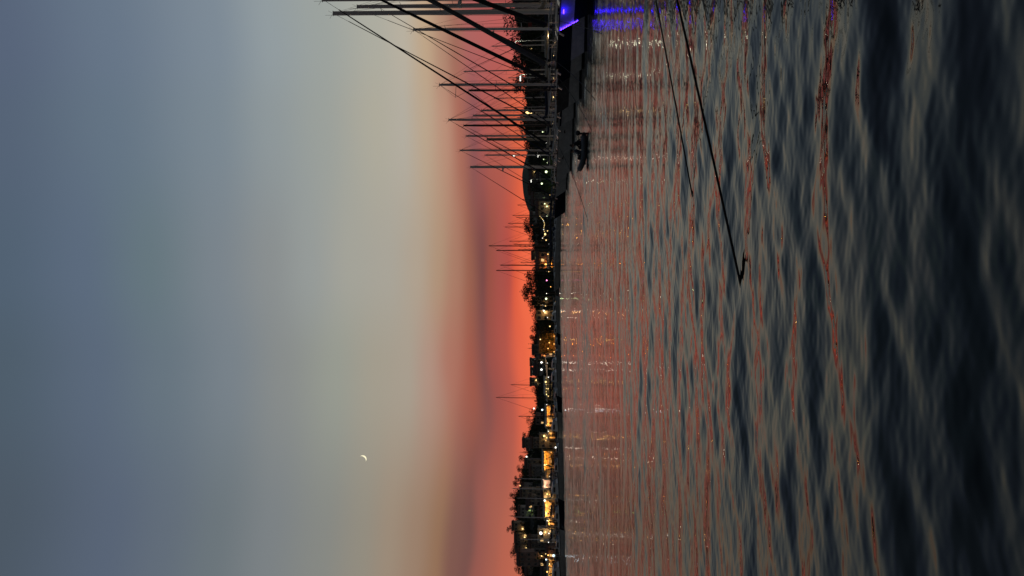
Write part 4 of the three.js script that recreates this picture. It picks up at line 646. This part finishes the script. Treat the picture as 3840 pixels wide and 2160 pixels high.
// yachts further off: at the end of the pier and along the floating pontoon on the other side
const FAR_ROW = [
  { mast: [26.09, -232.90], H: 11.55, bow: [22.39, -233.28], L: 9.1, hull: M.gelcoat, spar: M.darkAlloy, mastR: 0.10,
    label: 'small sloop with the lowest mast between the lit lawn and the twin masts' },
  { mast: [25.08, -239.00], H: 13.08, bow: [20.89, -239.43], L: 10.3, hull: M.gelcoat, spar: M.darkAlloy, mastR: 0.10,
    label: 'small sloop with low mast over the dark gap beside twin masts' },
  { mast: [22.66, -246.90], H: 15.02, bow: [17.85, -247.40], L: 11.8, hull: M.gelcoat, spar: M.darkAlloy, mastR: 0.10,
    label: 'taller of the twin thin masted sloops near the string of golden lights' },
  { mast: [21.41, -239.60], H: 13.52, bow: [17.09, -240.05], L: 10.6, hull: M.gelcoat, spar: M.darkAlloy, mastR: 0.10,
    label: 'shorter of the twin thin masted sloops near the string of golden lights' },
  { mast: [20.07, -245.90], H: 16.39, bow: [14.83, -246.44], L: 12.9, hull: M.gelcoat, spar: M.darkAlloy, mastR: 0.10,
    label: 'thin masted sloop over the near end of the golden light string' },
  { mast: [19.33, -251.30], H: 17.72, bow: [13.65, -251.88], L: 13.9, hull: M.gelcoat, spar: M.darkAlloy, mastR: 0.10,
    label: 'dark masted sloop over the middle of the golden light string' },
  { mast: [14.65, -248.60], H: 16.12, bow: [9.49, -249.13], L: 12.7, hull: M.gelcoat, spar: M.darkAlloy, mastR: 0.10,
    label: 'thin masted sloop just before the tall thick grey mast' },
  { mast: [13.92, -253.80], H: 14.94, bow: [9.14, -254.29], L: 11.7, hull: M.gelcoat, spar: M.darkAlloy, mastR: 0.10,
    label: 'short masted sloop tucked against the tall thick grey mast' },
  { mast: [13.67, -258.40], H: 23.42, bow: [6.18, -259.17], L: 18.4, hull: M.ivory, spar: M.darkAlloy, mastR: 0.18, canvas: M.canvasGrey,
    label: 'yacht with the tallest thick grey mast of the far berths' },
  { mast: [12.18, -251.70], H: 13.48, bow: [7.87, -252.14], L: 10.6, hull: M.gelcoat, spar: M.darkAlloy, mastR: 0.10,
    label: 'very short masted sloop between the two tall thick masts' },
  { mast: [12.07, -256.10], H: 20.79, bow: [5.41, -256.79], L: 16.3, hull: M.ivory, spar: M.darkAlloy, mastR: 0.18, canvas: M.canvasGrey,
    label: 'yacht with tall dark thick mast beside the orange lit house' },
  { mast: [8.50, -264.50], H: 13.23, bow: [4.27, -264.94], L: 10.4, hull: M.gelcoat, spar: M.darkAlloy, mastR: 0.10,
    label: 'short masted sloop in front of the orange lit house' },
  { mast: [7.33, -257.60], H: 19.59, bow: [1.06, -258.25], L: 15.4, hull: M.ivory, spar: M.darkAlloy, mastR: 0.18, canvas: M.canvasGrey,
    label: 'thin tall masted yacht just past the orange lit house' },
  { mast: [5.72, -263.60], H: 21.33, bow: [-1.11, -264.30], L: 16.8, hull: M.ivory, spar: M.darkAlloy, mastR: 0.18, canvas: M.canvasGrey,
    label: 'dark tall masted yacht next to the big pine trees' },
  { mast: [-26.64, -275.46], H: 8.83, bow: [-29.36, -276.49], L: 6.9, hull: M.gelcoat, spar: M.darkAlloy, mastR: 0.11,
    label: 'sloop with short pale mast under the pair of white lamps' },
  { mast: [-32.13, -260.64], H: 16.34, bow: [-37.18, -262.54], L: 12.8, hull: M.gelcoat, spar: M.darkAlloy, mastR: 0.11,
    label: 'slim masted sloop in front of the brightest yellow restaurant' },
  { mast: [-35.13, -251.52], H: 20.55, bow: [-41.48, -253.91], L: 16.1, hull: M.gelcoat, spar: M.darkAlloy, mastR: 0.11,
    label: 'lone tallest masted yacht on the open stretch past the yellow restaurant' },
  { mast: [-38.87, -238.22], H: 12.81, bow: [-42.82, -239.71], L: 10.1, hull: M.gelcoat, spar: M.darkAlloy, mastR: 0.11,
    label: 'sloop with a leaning short mast beside the two small taverns' },
  { mast: [-49.79, -205.45], H: 11.46, bow: [-53.33, -206.78], L: 9.0, hull: M.gelcoat, spar: M.whiteSpar, mastR: 0.11,
    label: 'sloop with pale mast before the hill, nearest the pink lit shops' },
  { mast: [-51.16, -200.63], H: 12.68, bow: [-55.07, -202.10], L: 10.0, hull: M.gelcoat, spar: M.whiteSpar, mastR: 0.11,
    label: 'sloop with pale mast reaching the top of the hill crest' },
  { mast: [-52.33, -195.93], H: 11.18, bow: [-55.78, -197.23], L: 8.8, hull: M.gelcoat, spar: M.whiteSpar, mastR: 0.11,
    label: 'sloop with pale mast before the dark wood on the hill' },
  { mast: [-54.36, -186.68], H: 11.53, bow: [-57.92, -188.02], L: 9.1, hull: M.gelcoat, spar: M.whiteSpar, mastR: 0.11,
    label: 'sloop with pale mast in front of the long arcade terrace' },
  { mast: [-56.13, -175.86], H: 9.69, bow: [-59.12, -176.98], L: 7.6, hull: M.gelcoat, spar: M.whiteSpar, mastR: 0.11,
    label: 'sloop with leaning pale mast beside the brilliant white lamp' },
];
ROW.forEach((o) => {
  const y = moor({ detail: 1, group: 'yachts moored bows out along the pier', ...o });
  if (o.ledBow) {                                       // violet-blue courtesy lights down the stem and under the rail
    const { hs, t, L } = y, led = [];
    for (let i = 0; i < 7; i++) { const f = lerp(0.42, 0.93, i / 6), hgt = hs.sheer(1) * f; led.push(box(0.03, hs.sheer(1) * 0.085, 0.05, hs.xAt(1, hgt) + 0.04, hgt, -hs.sect(1, hgt) - 0.05, 0, -0.7)); }
    part('stem_light_strip', led, G.blue, t);
    for (const k of [0.925]) { const yy = hs.sheer(k) - 0.22, x = hs.xAt(k, yy), w = hs.sect(k, yy); part('rail_light', box(0.30, 0.04, 0.04, x, yy, -w - 0.05), G.blue, t); lamp(t, x, yy - 0.12, -w - 0.24, 0x1c04ff, 0.55, 6); }
  }
  if (o.cabinLit) { const x = -y.L * 0.30; part('cockpit_light', box(0.14, 0.08, 0.14, x, y.cy + 1.55, 0.2), G.warm, y.t); lamp(y.t, x, y.cy + 1.4, 0, 0xffd8a0, 3.2, 5); }
  if (o.mastLight) {
    const p = y.at(0.60); part('deck_light', box(0.18, 0.28, 0.34, p.x + 0.22, p.y, 0), G.white, y.t); lamp(y.t, p.x + 0.75, p.y - 0.1, 0.3, 0xfff4dc, 1.2, 6);
    const q = y.at(0.26); part('spreader_light', box(0.22, 0.22, 0.3, q.x + 0.25, q.y, 0), G.white, y.t); lamp(y.t, q.x + 0.7, q.y - 0.1, 0.3, 0xfff4dc, 1.0, 6);
  }
});
for (const o of FAR_ROW) moor({ detail: 0, wire: 0.016, furl: 0.05, group: 'yachts at the far berths', ...o });
moor({ mast: [44.3, -160], H: 20.6, bow: [52.5, -160.6], L: 17, B: 4.1, fb: 1.9, mastR: 0.14, detail: 0, group: 'yachts on the far side of the pier', label: 'yacht beyond the pier with grey mast close to the second pier lamp' });
moor({ mast: [44.5, -184], H: 16.2, bow: [51.2, -184.5], L: 14, B: 3.8, fb: 1.8, mastR: 0.13, detail: 0, group: 'yachts on the far side of the pier', label: 'yacht beyond the pier with the lowest mast, before the dark trees' });
// lower masts seen through the gaps of the row
[[47, -92, 13.5, 'first'], [46, -104, 11.8, 'second'], [45.5, -118, 14.2, 'third'], [46.5, -131, 12.6, 'fourth'], [45, -146, 13.8, 'fifth'], [46, -172, 12.2, 'sixth'], [45.5, -198, 14.6, 'seventh'], [46, -212, 12.0, 'eighth'], [45.2, -226, 13.4, 'ninth']].forEach(([x, z, H, n], i) => moor({ mast: [x, z], H, bow: [x + H * 0.36, z - 0.4], L: H * 0.85, fb: 1.5, mastR: 0.11, detail: 0, spar: i % 2 ? M.whiteSpar : M.alloy, canvas: i % 3 ? M.canvasBlue : M.canvasCream, group: 'yachts on the far side of the pier', label: 'small sloop beyond the pier with mast among the trees, ' + n + ' from the top edge' }));
// the yacht next to the photographer, just outside the picture: the two lines in the foreground run to its bow
const near = moor({ mast: [12.4, -12.9], H: 16.5, bow: [7.5, -12.75], L: 12.2, B: 3.8, fb: 1.28, furl: 0.08, detail: 1, hull: M.gelcoat, stripe: M.navy, group: 'yachts moored by the photographer', label: 'white yacht outside the frame that the two foreground mooring lines run to' });

// ---------------------------------------------------------------- small motorboats along the pontoon
function motorboat(kind, label) {
  const L = 6.6, hs = hullShape(L, 2.4, 1.15, 0.9, 0.7), t = thing('motorboat', label, 'motorboat', [0, 0, 0], 0, 'small motorboats along the pontoon'), hull = [M.gelcoat, M.ivory, M.navy][kind];
  part('hull', hs.strip(() => -hs.draft, hs.sheer, 6), hull, t); part('rubbing_strake', hs.strip((s) => hs.sheer(s) - 0.14, (s) => hs.sheer(s) - 0.05, 1, 0.03), M.blackPaint, t); part('deck', hs.deck(), M.deck, t);
  const cab = part('cabin', houseBlock(-0.9, 1.6, 0.82, 0.66, 0.85, kind === 1 ? 1.25 : 0.8, 0.1, 0.8), M.gelcoat, t);
  for (const s of [1, -1]) part('side_window', box(1.1, 0.3, 0.03, 0.05, kind === 1 ? 1.6 : 1.3, s * 0.745), M.glassDark, cab);
  const ws = box(0.04, 0.5, 1.2, 0, 0, 0); ws.rotateZ(0.75); ws.translate(1.15, kind === 1 ? 1.65 : 1.35, 0); part('windscreen', ws, M.glassDark, cab);
  if (kind !== 1) { const b = part('sun_top', box(1.7, 0.06, 1.7, -1.3, 2.45, 0), kind ? M.canvasBlue : M.canvasCream, t); for (const s of [-1, 1]) for (const x of [-2.1, -0.6]) part('pole', rod(V(x, 0.85, s * 0.78), V(x, 2.42, s * 0.78), 0.025), M.steel, b); }
  part('bow_rail', [tube([V(1.2, 1.5, 0.85), V(2.4, 1.65, 0.55), V(3.2, 1.72, 0), V(2.4, 1.65, -0.55), V(1.2, 1.5, -0.85)], 0.022, 5, 18), ...[[1.4, 0.82], [2.4, 0.55], [2.4, -0.55], [1.4, -0.82]].map(([x, z]) => rod(V(x, 0.95, z), V(x, 1.6, z), 0.018))], M.steel, t);
  const ob = part('outboard', [box(0.45, 0.6, 0.4, -L / 2 - 0.18, 1.1, 0), box(0.2, 0.9, 0.16, -L / 2 - 0.2, 0.45, 0)], M.blackPaint, t); part('tilt_bracket', box(0.16, 0.35, 0.3, -L / 2 + 0.02, 0.75, 0), M.steel, ob);
  return t;
}
{
  const ord = ['nearest the bottom edge', 'second from the bottom edge', 'third from the bottom edge', 'fourth from the bottom edge', 'fifth from the bottom edge', 'sixth from the bottom edge', 'seventh from the bottom edge', 'eighth from the bottom edge', 'ninth from the bottom edge', 'tenth from the bottom edge', 'eleventh from the bottom edge', 'twelfth from the bottom edge', 'thirteenth from the bottom edge', 'fourteenth from the bottom edge', 'fifteenth from the bottom edge', 'second last of the line, under the ochre wall', 'last of the line, under the dark round trees'];
  const look = ['white open motorboat with cream sun top', 'ivory cabin motorboat', 'navy motorboat with blue sun top'], proto = [], r = rng(23), nx = 0.936, nz = 0.352;
  ord.forEach((w, i) => {
    const kind = [0, 1, 0, 2, 1, 0, 0, 1, 2, 0, 1, 1, 0, 2, 0, 1, 0][i], label = look[kind] + ', ' + w; let o;
    if (proto[kind]) { o = proto[kind].clone(); o.name = numbered('motorboat'); o.userData = { ...proto[kind].userData, label }; scene.add(o); } else o = proto[kind] = motorboat(kind, label);
    const f = 0.03 + 0.93 * (i + 0.5) / 17, k = 0.95 + r() * 0.45, off = 1.5 + 3.7 * k; o.scale.setScalar(k); o.position.set(-68 + 59 * f + nx * off, 0, -140 - 157 * f + nz * off); o.rotation.y = Math.atan2(-nz, nx) + (r() - 0.5) * 0.16;
  });
  const a = thing('anchor_lantern', 'small bright white lantern on the pontoon among the motorboats', 'lantern', [-41.5, 0.64, -205.5]); part('stand', rod(V(0, 0, 0), V(0, 0.9, 0), 0.06), M.iron, a); part('glass', ball(0.22, 0, 1.05, 0), G.white, a); lamp(a, 0, 1.1, 0.4, 0xfff4dc, 2, 8);
  const b = thing('pontoon_light', 'bluish white light post standing on the pontoon before the tall white house', 'lamp', [-57.6, 0.64, -169.9]); part('post', rod(V(0, 0, 0), V(0, 1.3, 0), 0.08), M.iron, b); part('globe', ball(0.3, 0, 1.6, 0), G.lantern, b); lamp(b, 0.1, 1.7, 0.6, 0xd6f0ff, 1.2, 8);
}

// ---------------------------------------------------------------- people in the rubber dinghy
function sdfMesh(f, min, max, res) {           // surface of the field f < 0 between two corners
  const mc = new MarchingCubes(res, new THREE.MeshStandardMaterial(), false, false, 60000); mc.isolation = 0;
  const sx = max.x - min.x, sy = max.y - min.y, sz = max.z - min.z, p = V(0, 0, 0);
  for (let k = 0; k < res; k++) for (let j = 0; j < res; j++) for (let i = 0; i < res; i++) { p.set(min.x + sx * i / res, min.y + sy * j / res, min.z + sz * k / res); mc.field[i + j * res + k * res * res] = -f(p); }
  mc.update();
  const n = mc.count, pos = new Float32Array(mc.positionArray.slice(0, n * 3)), g = new THREE.BufferGeometry();
  for (let i = 0; i < n; i++) { pos[i * 3] = min.x + (pos[i * 3] + 1) / 2 * sx; pos[i * 3 + 1] = min.y + (pos[i * 3 + 1] + 1) / 2 * sy; pos[i * 3 + 2] = min.z + (pos[i * 3 + 2] + 1) / 2 * sz; }
  g.setAttribute('position', new THREE.BufferAttribute(pos, 3)); const m = mergeVertices(g, 1e-4); m.computeVertexNormals(); return m.toNonIndexed();
}
function capsule(p, a, b, r0, r1) { const ba = b.clone().sub(a), h = clamp(p.clone().sub(a).dot(ba) / ba.lengthSq()); return p.distanceTo(a.clone().addScaledVector(ba, h)) - lerp(r0, r1, h); }
const smin = (a, b, k) => { const h = clamp(0.5 + 0.5 * (b - a) / k); return lerp(b, a, h) - k * h * (1 - h); };
const SKIN = mat(lin(0.30, 0.17, 0.11), 0.6), HAIR = mat(lin(0.012, 0.009, 0.007), 0.8);
function person(label, J, pos, turn, cloth, pants) {
  const t = thing('person', label, 'person', pos, turn, 'people in the rubber dinghy'), P = Object.fromEntries(Object.entries(J).map(([k, v]) => [k, V(...v)]));
  const bones = [['pelvis', 'chest', 0.125, 0.145], ['chest', 'neck', 0.13, 0.055], ['neck', 'head', 0.052, 0.055], ...['L', 'R'].flatMap((s) => [['chest', 'sh' + s, 0.10, 0.062], ['sh' + s, 'el' + s, 0.055, 0.042], ['el' + s, 'wr' + s, 0.042, 0.028], ['pelvis', 'hip' + s, 0.11, 0.09], ['hip' + s, 'kn' + s, 0.088, 0.058], ['kn' + s, 'an' + s, 0.056, 0.038], ['an' + s, 'to' + s, 0.04, 0.03]])];
  const hd = P.head, fwd = V(...(J.look ?? [1, 0, 0])).normalize(), up = P.head.clone().sub(P.neck).normalize(), side = fwd.clone().cross(up).normalize();
  const skull = (p) => { const q = p.clone().sub(hd.clone().addScaledVector(up, 0.07)), x = q.dot(fwd), y = q.dot(up), z = q.dot(side); return (Math.hypot(x / 0.098, y / 0.118, z / 0.078) - 1) * 0.085; };
  const face = (p) => { let d = skull(p); const at = (f, u, s) => hd.clone().addScaledVector(fwd, f).addScaledVector(up, u).addScaledVector(side, s); d = smin(d, capsule(p, at(0.085, 0.075, 0), at(0.112, 0.045, 0), 0.008, 0.014), 0.015); d = smin(d, capsule(p, at(0.055, -0.02, 0), at(0.072, -0.035, 0), 0.035, 0.028), 0.03); for (const s of [-1, 1]) { d = smin(d, capsule(p, at(0, 0.09, 0.078 * s), at(-0.006, 0.05, 0.080 * s), 0.016, 0.012), 0.008); d = Math.max(d, -(p.distanceTo(at(0.094, 0.082, 0.032 * s)) - 0.014)); } d = Math.max(d, -capsule(p, at(0.1, 0.012, -0.02), at(0.1, 0.012, 0.02), 0.006, 0.006)); return d; };
  const field = (list, add) => (p) => { let d = 9; for (const [a, b, r0, r1] of list) d = smin(d, capsule(p, P[a], P[b], r0 + add, r1 + add), 0.05); return d; };
  const bb = (keys, m) => { const b = new THREE.Box3(); for (const k of keys) b.expandByPoint(P[k]); return b.expandByScalar(m); };
  const joints = Object.keys(P).filter((k) => k !== 'look'), all = bb(joints, 0.24), body = field(bones, 0);
  const geos = [sdfMesh(body, all.min, all.max, 78), sdfMesh(face, hd.clone().addScalar(-0.2).add(V(0, 0.05, 0)), hd.clone().addScalar(0.2).add(V(0, 0.05, 0)), 62)];
  for (const s of ['L', 'R']) {                 // palm, four fingers of different lengths, thumb off the side of the palm
    const w = P['wr' + s], dir = w.clone().sub(P['el' + s]).normalize(), lat = dir.clone().cross(V(0, 1, 0)).normalize(), nrm = lat.clone().cross(dir).normalize(), at = (f, l, n) => w.clone().addScaledVector(dir, f).addScaledVector(lat, l).addScaledVector(nrm, n), sg = s === 'L' ? 1 : -1;
    const segs = [[at(-0.02, 0, 0), at(0.07, 0.018, 0), 0.026, 0.020], [at(-0.02, 0, 0), at(0.07, -0.018, 0), 0.026, 0.020]];
    [[0.030, 0.066], [0.010, 0.076], [-0.011, 0.070], [-0.031, 0.054]].forEach(([l, len]) => { const a = at(0.075, l, 0), b = at(0.075 + len * 0.55, l, -0.012), c = at(0.075 + len * 0.85, l, -0.045); segs.push([a, b, 0.0105, 0.0095], [b, c, 0.0095, 0.008]); });
    segs.push([at(0.02, 0.028 * sg, 0), at(0.055, 0.058 * sg, -0.016), 0.013, 0.011], [at(0.055, 0.058 * sg, -0.016), at(0.078, 0.060 * sg, -0.036), 0.011, 0.009]);
    const f = (p) => { let d = 9; segs.forEach(([a, b, r0, r1], i) => { const q = capsule(p, a, b, r0, r1); d = smin(d, q, i < 2 ? 0.02 : 0.006); }); return d; }, c = at(0.06, 0, 0);
    geos.push(sdfMesh(f, c.clone().addScalar(-0.13), c.clone().addScalar(0.13), 60));
  }
  const b = part('body', geos, SKIN, t);
  const top = bones.filter(([a, c]) => ['pelvis', 'chest'].includes(a) && !c.startsWith('hip') || a.startsWith('sh') || a.startsWith('el')).map(([a, c, r0, r1]) => (c === 'neck' ? [a, c, r0, 0.05] : a.startsWith('el') ? [a, c, r0, r1] : [a, c, r0, r1]));
  const tb = bb(['pelvis', 'chest', 'neck', 'shL', 'shR', 'elL', 'elR', 'wrL', 'wrR'], 0.22), nk = P.neck, tf = field(top, 0.016);
  part('jacket', sdfMesh((p) => Math.max(tf(p), -(p.distanceTo(nk.clone().addScaledVector(up, 0.08)) - 0.075)), tb.min, tb.max, 70), cloth, b);
  const low = bones.filter(([a, c]) => c.startsWith('hip') || a.startsWith('hip') || a.startsWith('kn')), lb = bb(['pelvis', 'hipL', 'hipR', 'knL', 'knR', 'anL', 'anR'], 0.2), lf = field(low, 0.014);
  part('trousers', sdfMesh(lf, lb.min, lb.max, 64), pants, b);
  part('hair', sdfMesh((p) => { const q = p.clone().sub(hd.clone().addScaledVector(up, 0.078).addScaledVector(fwd, -0.014)), x = q.dot(fwd), y = q.dot(up), z = q.dot(side); return Math.max((Math.hypot(x / 0.112, y / 0.128, z / 0.094) - 1) * 0.09, x * 0.8 - y - 0.015 - 0.02); }, hd.clone().addScalar(-0.2).add(V(0, 0.05, 0)), hd.clone().addScalar(0.2).add(V(0, 0.05, 0)), 48), HAIR, b);
  return t;
}
{
  // inflatable dinghy, bow (+x) turned up and towards the open water
  const t = thing('rubber_dinghy', 'small grey rubber dinghy with two people crossing the calm water', 'dinghy', [9.96, 0.0, -58], Math.PI * 0.96), L = 2.5, r = 0.2, path = [];
  for (const s of [1, -1]) { const q = [V(-1.15, 0.22, 0.46 * s), V(-0.4, 0.2, 0.48 * s), V(0.5, 0.24, 0.46 * s), V(0.95, 0.38, 0.34 * s)]; path.push(...(s > 0 ? [...q, V(1.2, 0.50, 0)] : q.reverse())); }
  part('tube', tube(path, r, 12, 60), mat(lin(0.13, 0.135, 0.14), 0.6, { map: STAIN }), t);
  part('tube_cone', [-1, 1].map((s) => { const c = new THREE.ConeGeometry(0.2, 0.32, 12); c.rotateZ(Math.PI / 2); c.translate(-1.3, 0.22, 0.46 * s); return c; })[0], M.rubber, t);
  part('tube_cone', (() => { const c = new THREE.ConeGeometry(0.2, 0.32, 12); c.rotateZ(Math.PI / 2); c.translate(-1.3, 0.22, -0.46); return c; })(), M.rubber, t);
  part('floor', box(2.0, 0.06, 0.86, -0.1, 0.1, 0), M.rubber, t); part('transom', box(0.06, 0.42, 0.86, -1.1, 0.26, 0), M.teak, t); part('thwart', box(0.26, 0.05, 0.92, 0.05, 0.37, 0), M.teak, t);
  part('grab_line', tube([V(-0.9, 0.3, 0.68), V(-0.2, 0.24, 0.7), V(0.5, 0.3, 0.66), V(1.0, 0.5, 0.44), V(1.42, 0.66, 0)], 0.014, 5, 24), M.rope, t);
  part('bow_handle', tube([V(1.32, 0.62, 0.1), V(1.46, 0.72, 0), V(1.32, 0.62, -0.1)], 0.03, 6, 8), M.rubber, t);
  const ob = part('outboard', [ball(1, 0, 0, 0, 12, 8).scale(0.20, 0.19, 0.15).translate(-1.38, 0.66, 0), box(0.14, 0.7, 0.12, -1.34, 0.26, 0)], M.blackPaint, t); part('tiller', rod(V(-1.25, 0.62, 0.02), V(-0.82, 0.6, 0.08), 0.025), M.blackPaint, ob);
  const to = (x, y, z) => V(x, y, z).applyAxisAngle(V(0, 1, 0), Math.PI * 0.96).add(V(9.96, 0, -58)).toArray();
  const J1 = { pelvis: [0, 0.12, 0], chest: [0.10, 0.48, 0], neck: [0.17, 0.66, 0], head: [0.22, 0.74, 0], shL: [0.10, 0.58, -0.19], shR: [0.10, 0.58, 0.19], elL: [0.26, 0.36, -0.26], wrL: [0.44, 0.28, -0.14], elR: [-0.12, 0.36, 0.28], wrR: [-0.20, 0.22, 0.16], hipL: [0.06, 0.10, -0.1], hipR: [0.06, 0.10, 0.1], knL: [0.42, 0.26, -0.13], knR: [0.40, 0.22, 0.16], anL: [0.50, -0.16, -0.12], anR: [0.52, -0.16, 0.15], toL: [0.66, -0.17, -0.13], toR: [0.68, -0.17, 0.17] };
  person('person in black jacket leaning forward at the stern of the rubber dinghy', J1, to(-0.72, 0.28, 0.06), Math.PI * 0.96, mat(lin(0.012, 0.012, 0.014), 0.85), mat(lin(0.02, 0.02, 0.03), 0.85));
  const J2 = { pelvis: [0, 0.12, 0], chest: [-0.12, 0.47, 0], neck: [-0.15, 0.66, 0], head: [-0.14, 0.75, 0], shL: [-0.12, 0.57, -0.19], shR: [-0.12, 0.57, 0.19], elL: [0.06, 0.36, -0.26], wrL: [0.27, 0.33, -0.2], elR: [0.0, 0.34, 0.27], wrR: [0.22, 0.30, 0.2], hipL: [0.06, 0.10, -0.1], hipR: [0.06, 0.10, 0.1], knL: [0.38, 0.33, -0.14], knR: [0.40, 0.30, 0.15], anL: [0.55, -0.06, -0.12], anR: [0.56, -0.08, 0.15], toL: [0.72, -0.04, -0.13], toR: [0.73, -0.06, 0.16] };
  person('person in grey blue top sitting upright in the middle of the rubber dinghy', J2, to(0.06, 0.27, -0.04), Math.PI * 0.96, mat(lin(0.06, 0.065, 0.085), 0.9), mat(lin(0.016, 0.016, 0.02), 0.85));
}

// ---------------------------------------------------------------- mooring lines
function line(label, a, b, r, sag, group) {
  const pts = []; for (let i = 0; i <= 10; i++) { const f = i / 10, p = a.clone().lerp(b, f); p.y -= sag * 4 * f * (1 - f); pts.push(p); }
  const t = thing('mooring_line', label, 'rope', b.toArray(), 0, group); const g = tube(pts, r, 7, 40); g.translate(-b.x, -b.y, -b.z); part('rope', g, M.rope, t); const e = ball(r * 2.4, a.x - b.x, a.y - b.y, a.z - b.z); part('spliced_eye', e, M.rope, t); return t;
}
// each line runs from the bow down through the surface where it meets it
const dip = (a, x, z) => { const hit = V(x, waveHeight(x, z, 0.05, 1), z); return hit.clone().add(hit.clone().sub(a).multiplyScalar(0.08)); };
const LINE_A = V(7.78, 1.37, -13.2), LINE_B = V(7.78, 1.34, -12.3);
line('shorter, farther of the two dark lines dropping into the near water', LINE_A, dip(LINE_A, 1.667, -14.44), 0.0135, 0.02, 'foreground mooring lines');
line('longer, thicker, nearer dark line that enters the water mid picture', LINE_B, dip(LINE_B, 0.054, -10.75), 0.017, 0.02, 'foreground mooring lines');
[[19.1, 60, 'from the blue lit yacht'], [16.9, 66, 'from the yacht with the pale grey furled foresail'], [16.6, 71, 'from the yacht with the thickest black foresail'], [12.5, 77, 'from the longest yacht by the dinghy']].forEach(([x, d, w], i) => { const o = ROW[i]; line('thin bow line slanting into the water ' + w, V(o.bow[0] + 0.5, (o.fb ?? 1.9) + 0.02, o.bow[1] + 0.35), V(o.bow[0] - 5.2 - i, -0.1, o.bow[1] + 15), 0.02, 0.25, 'bow lines of the moored yachts'); });
renderer.render(scene, camera);
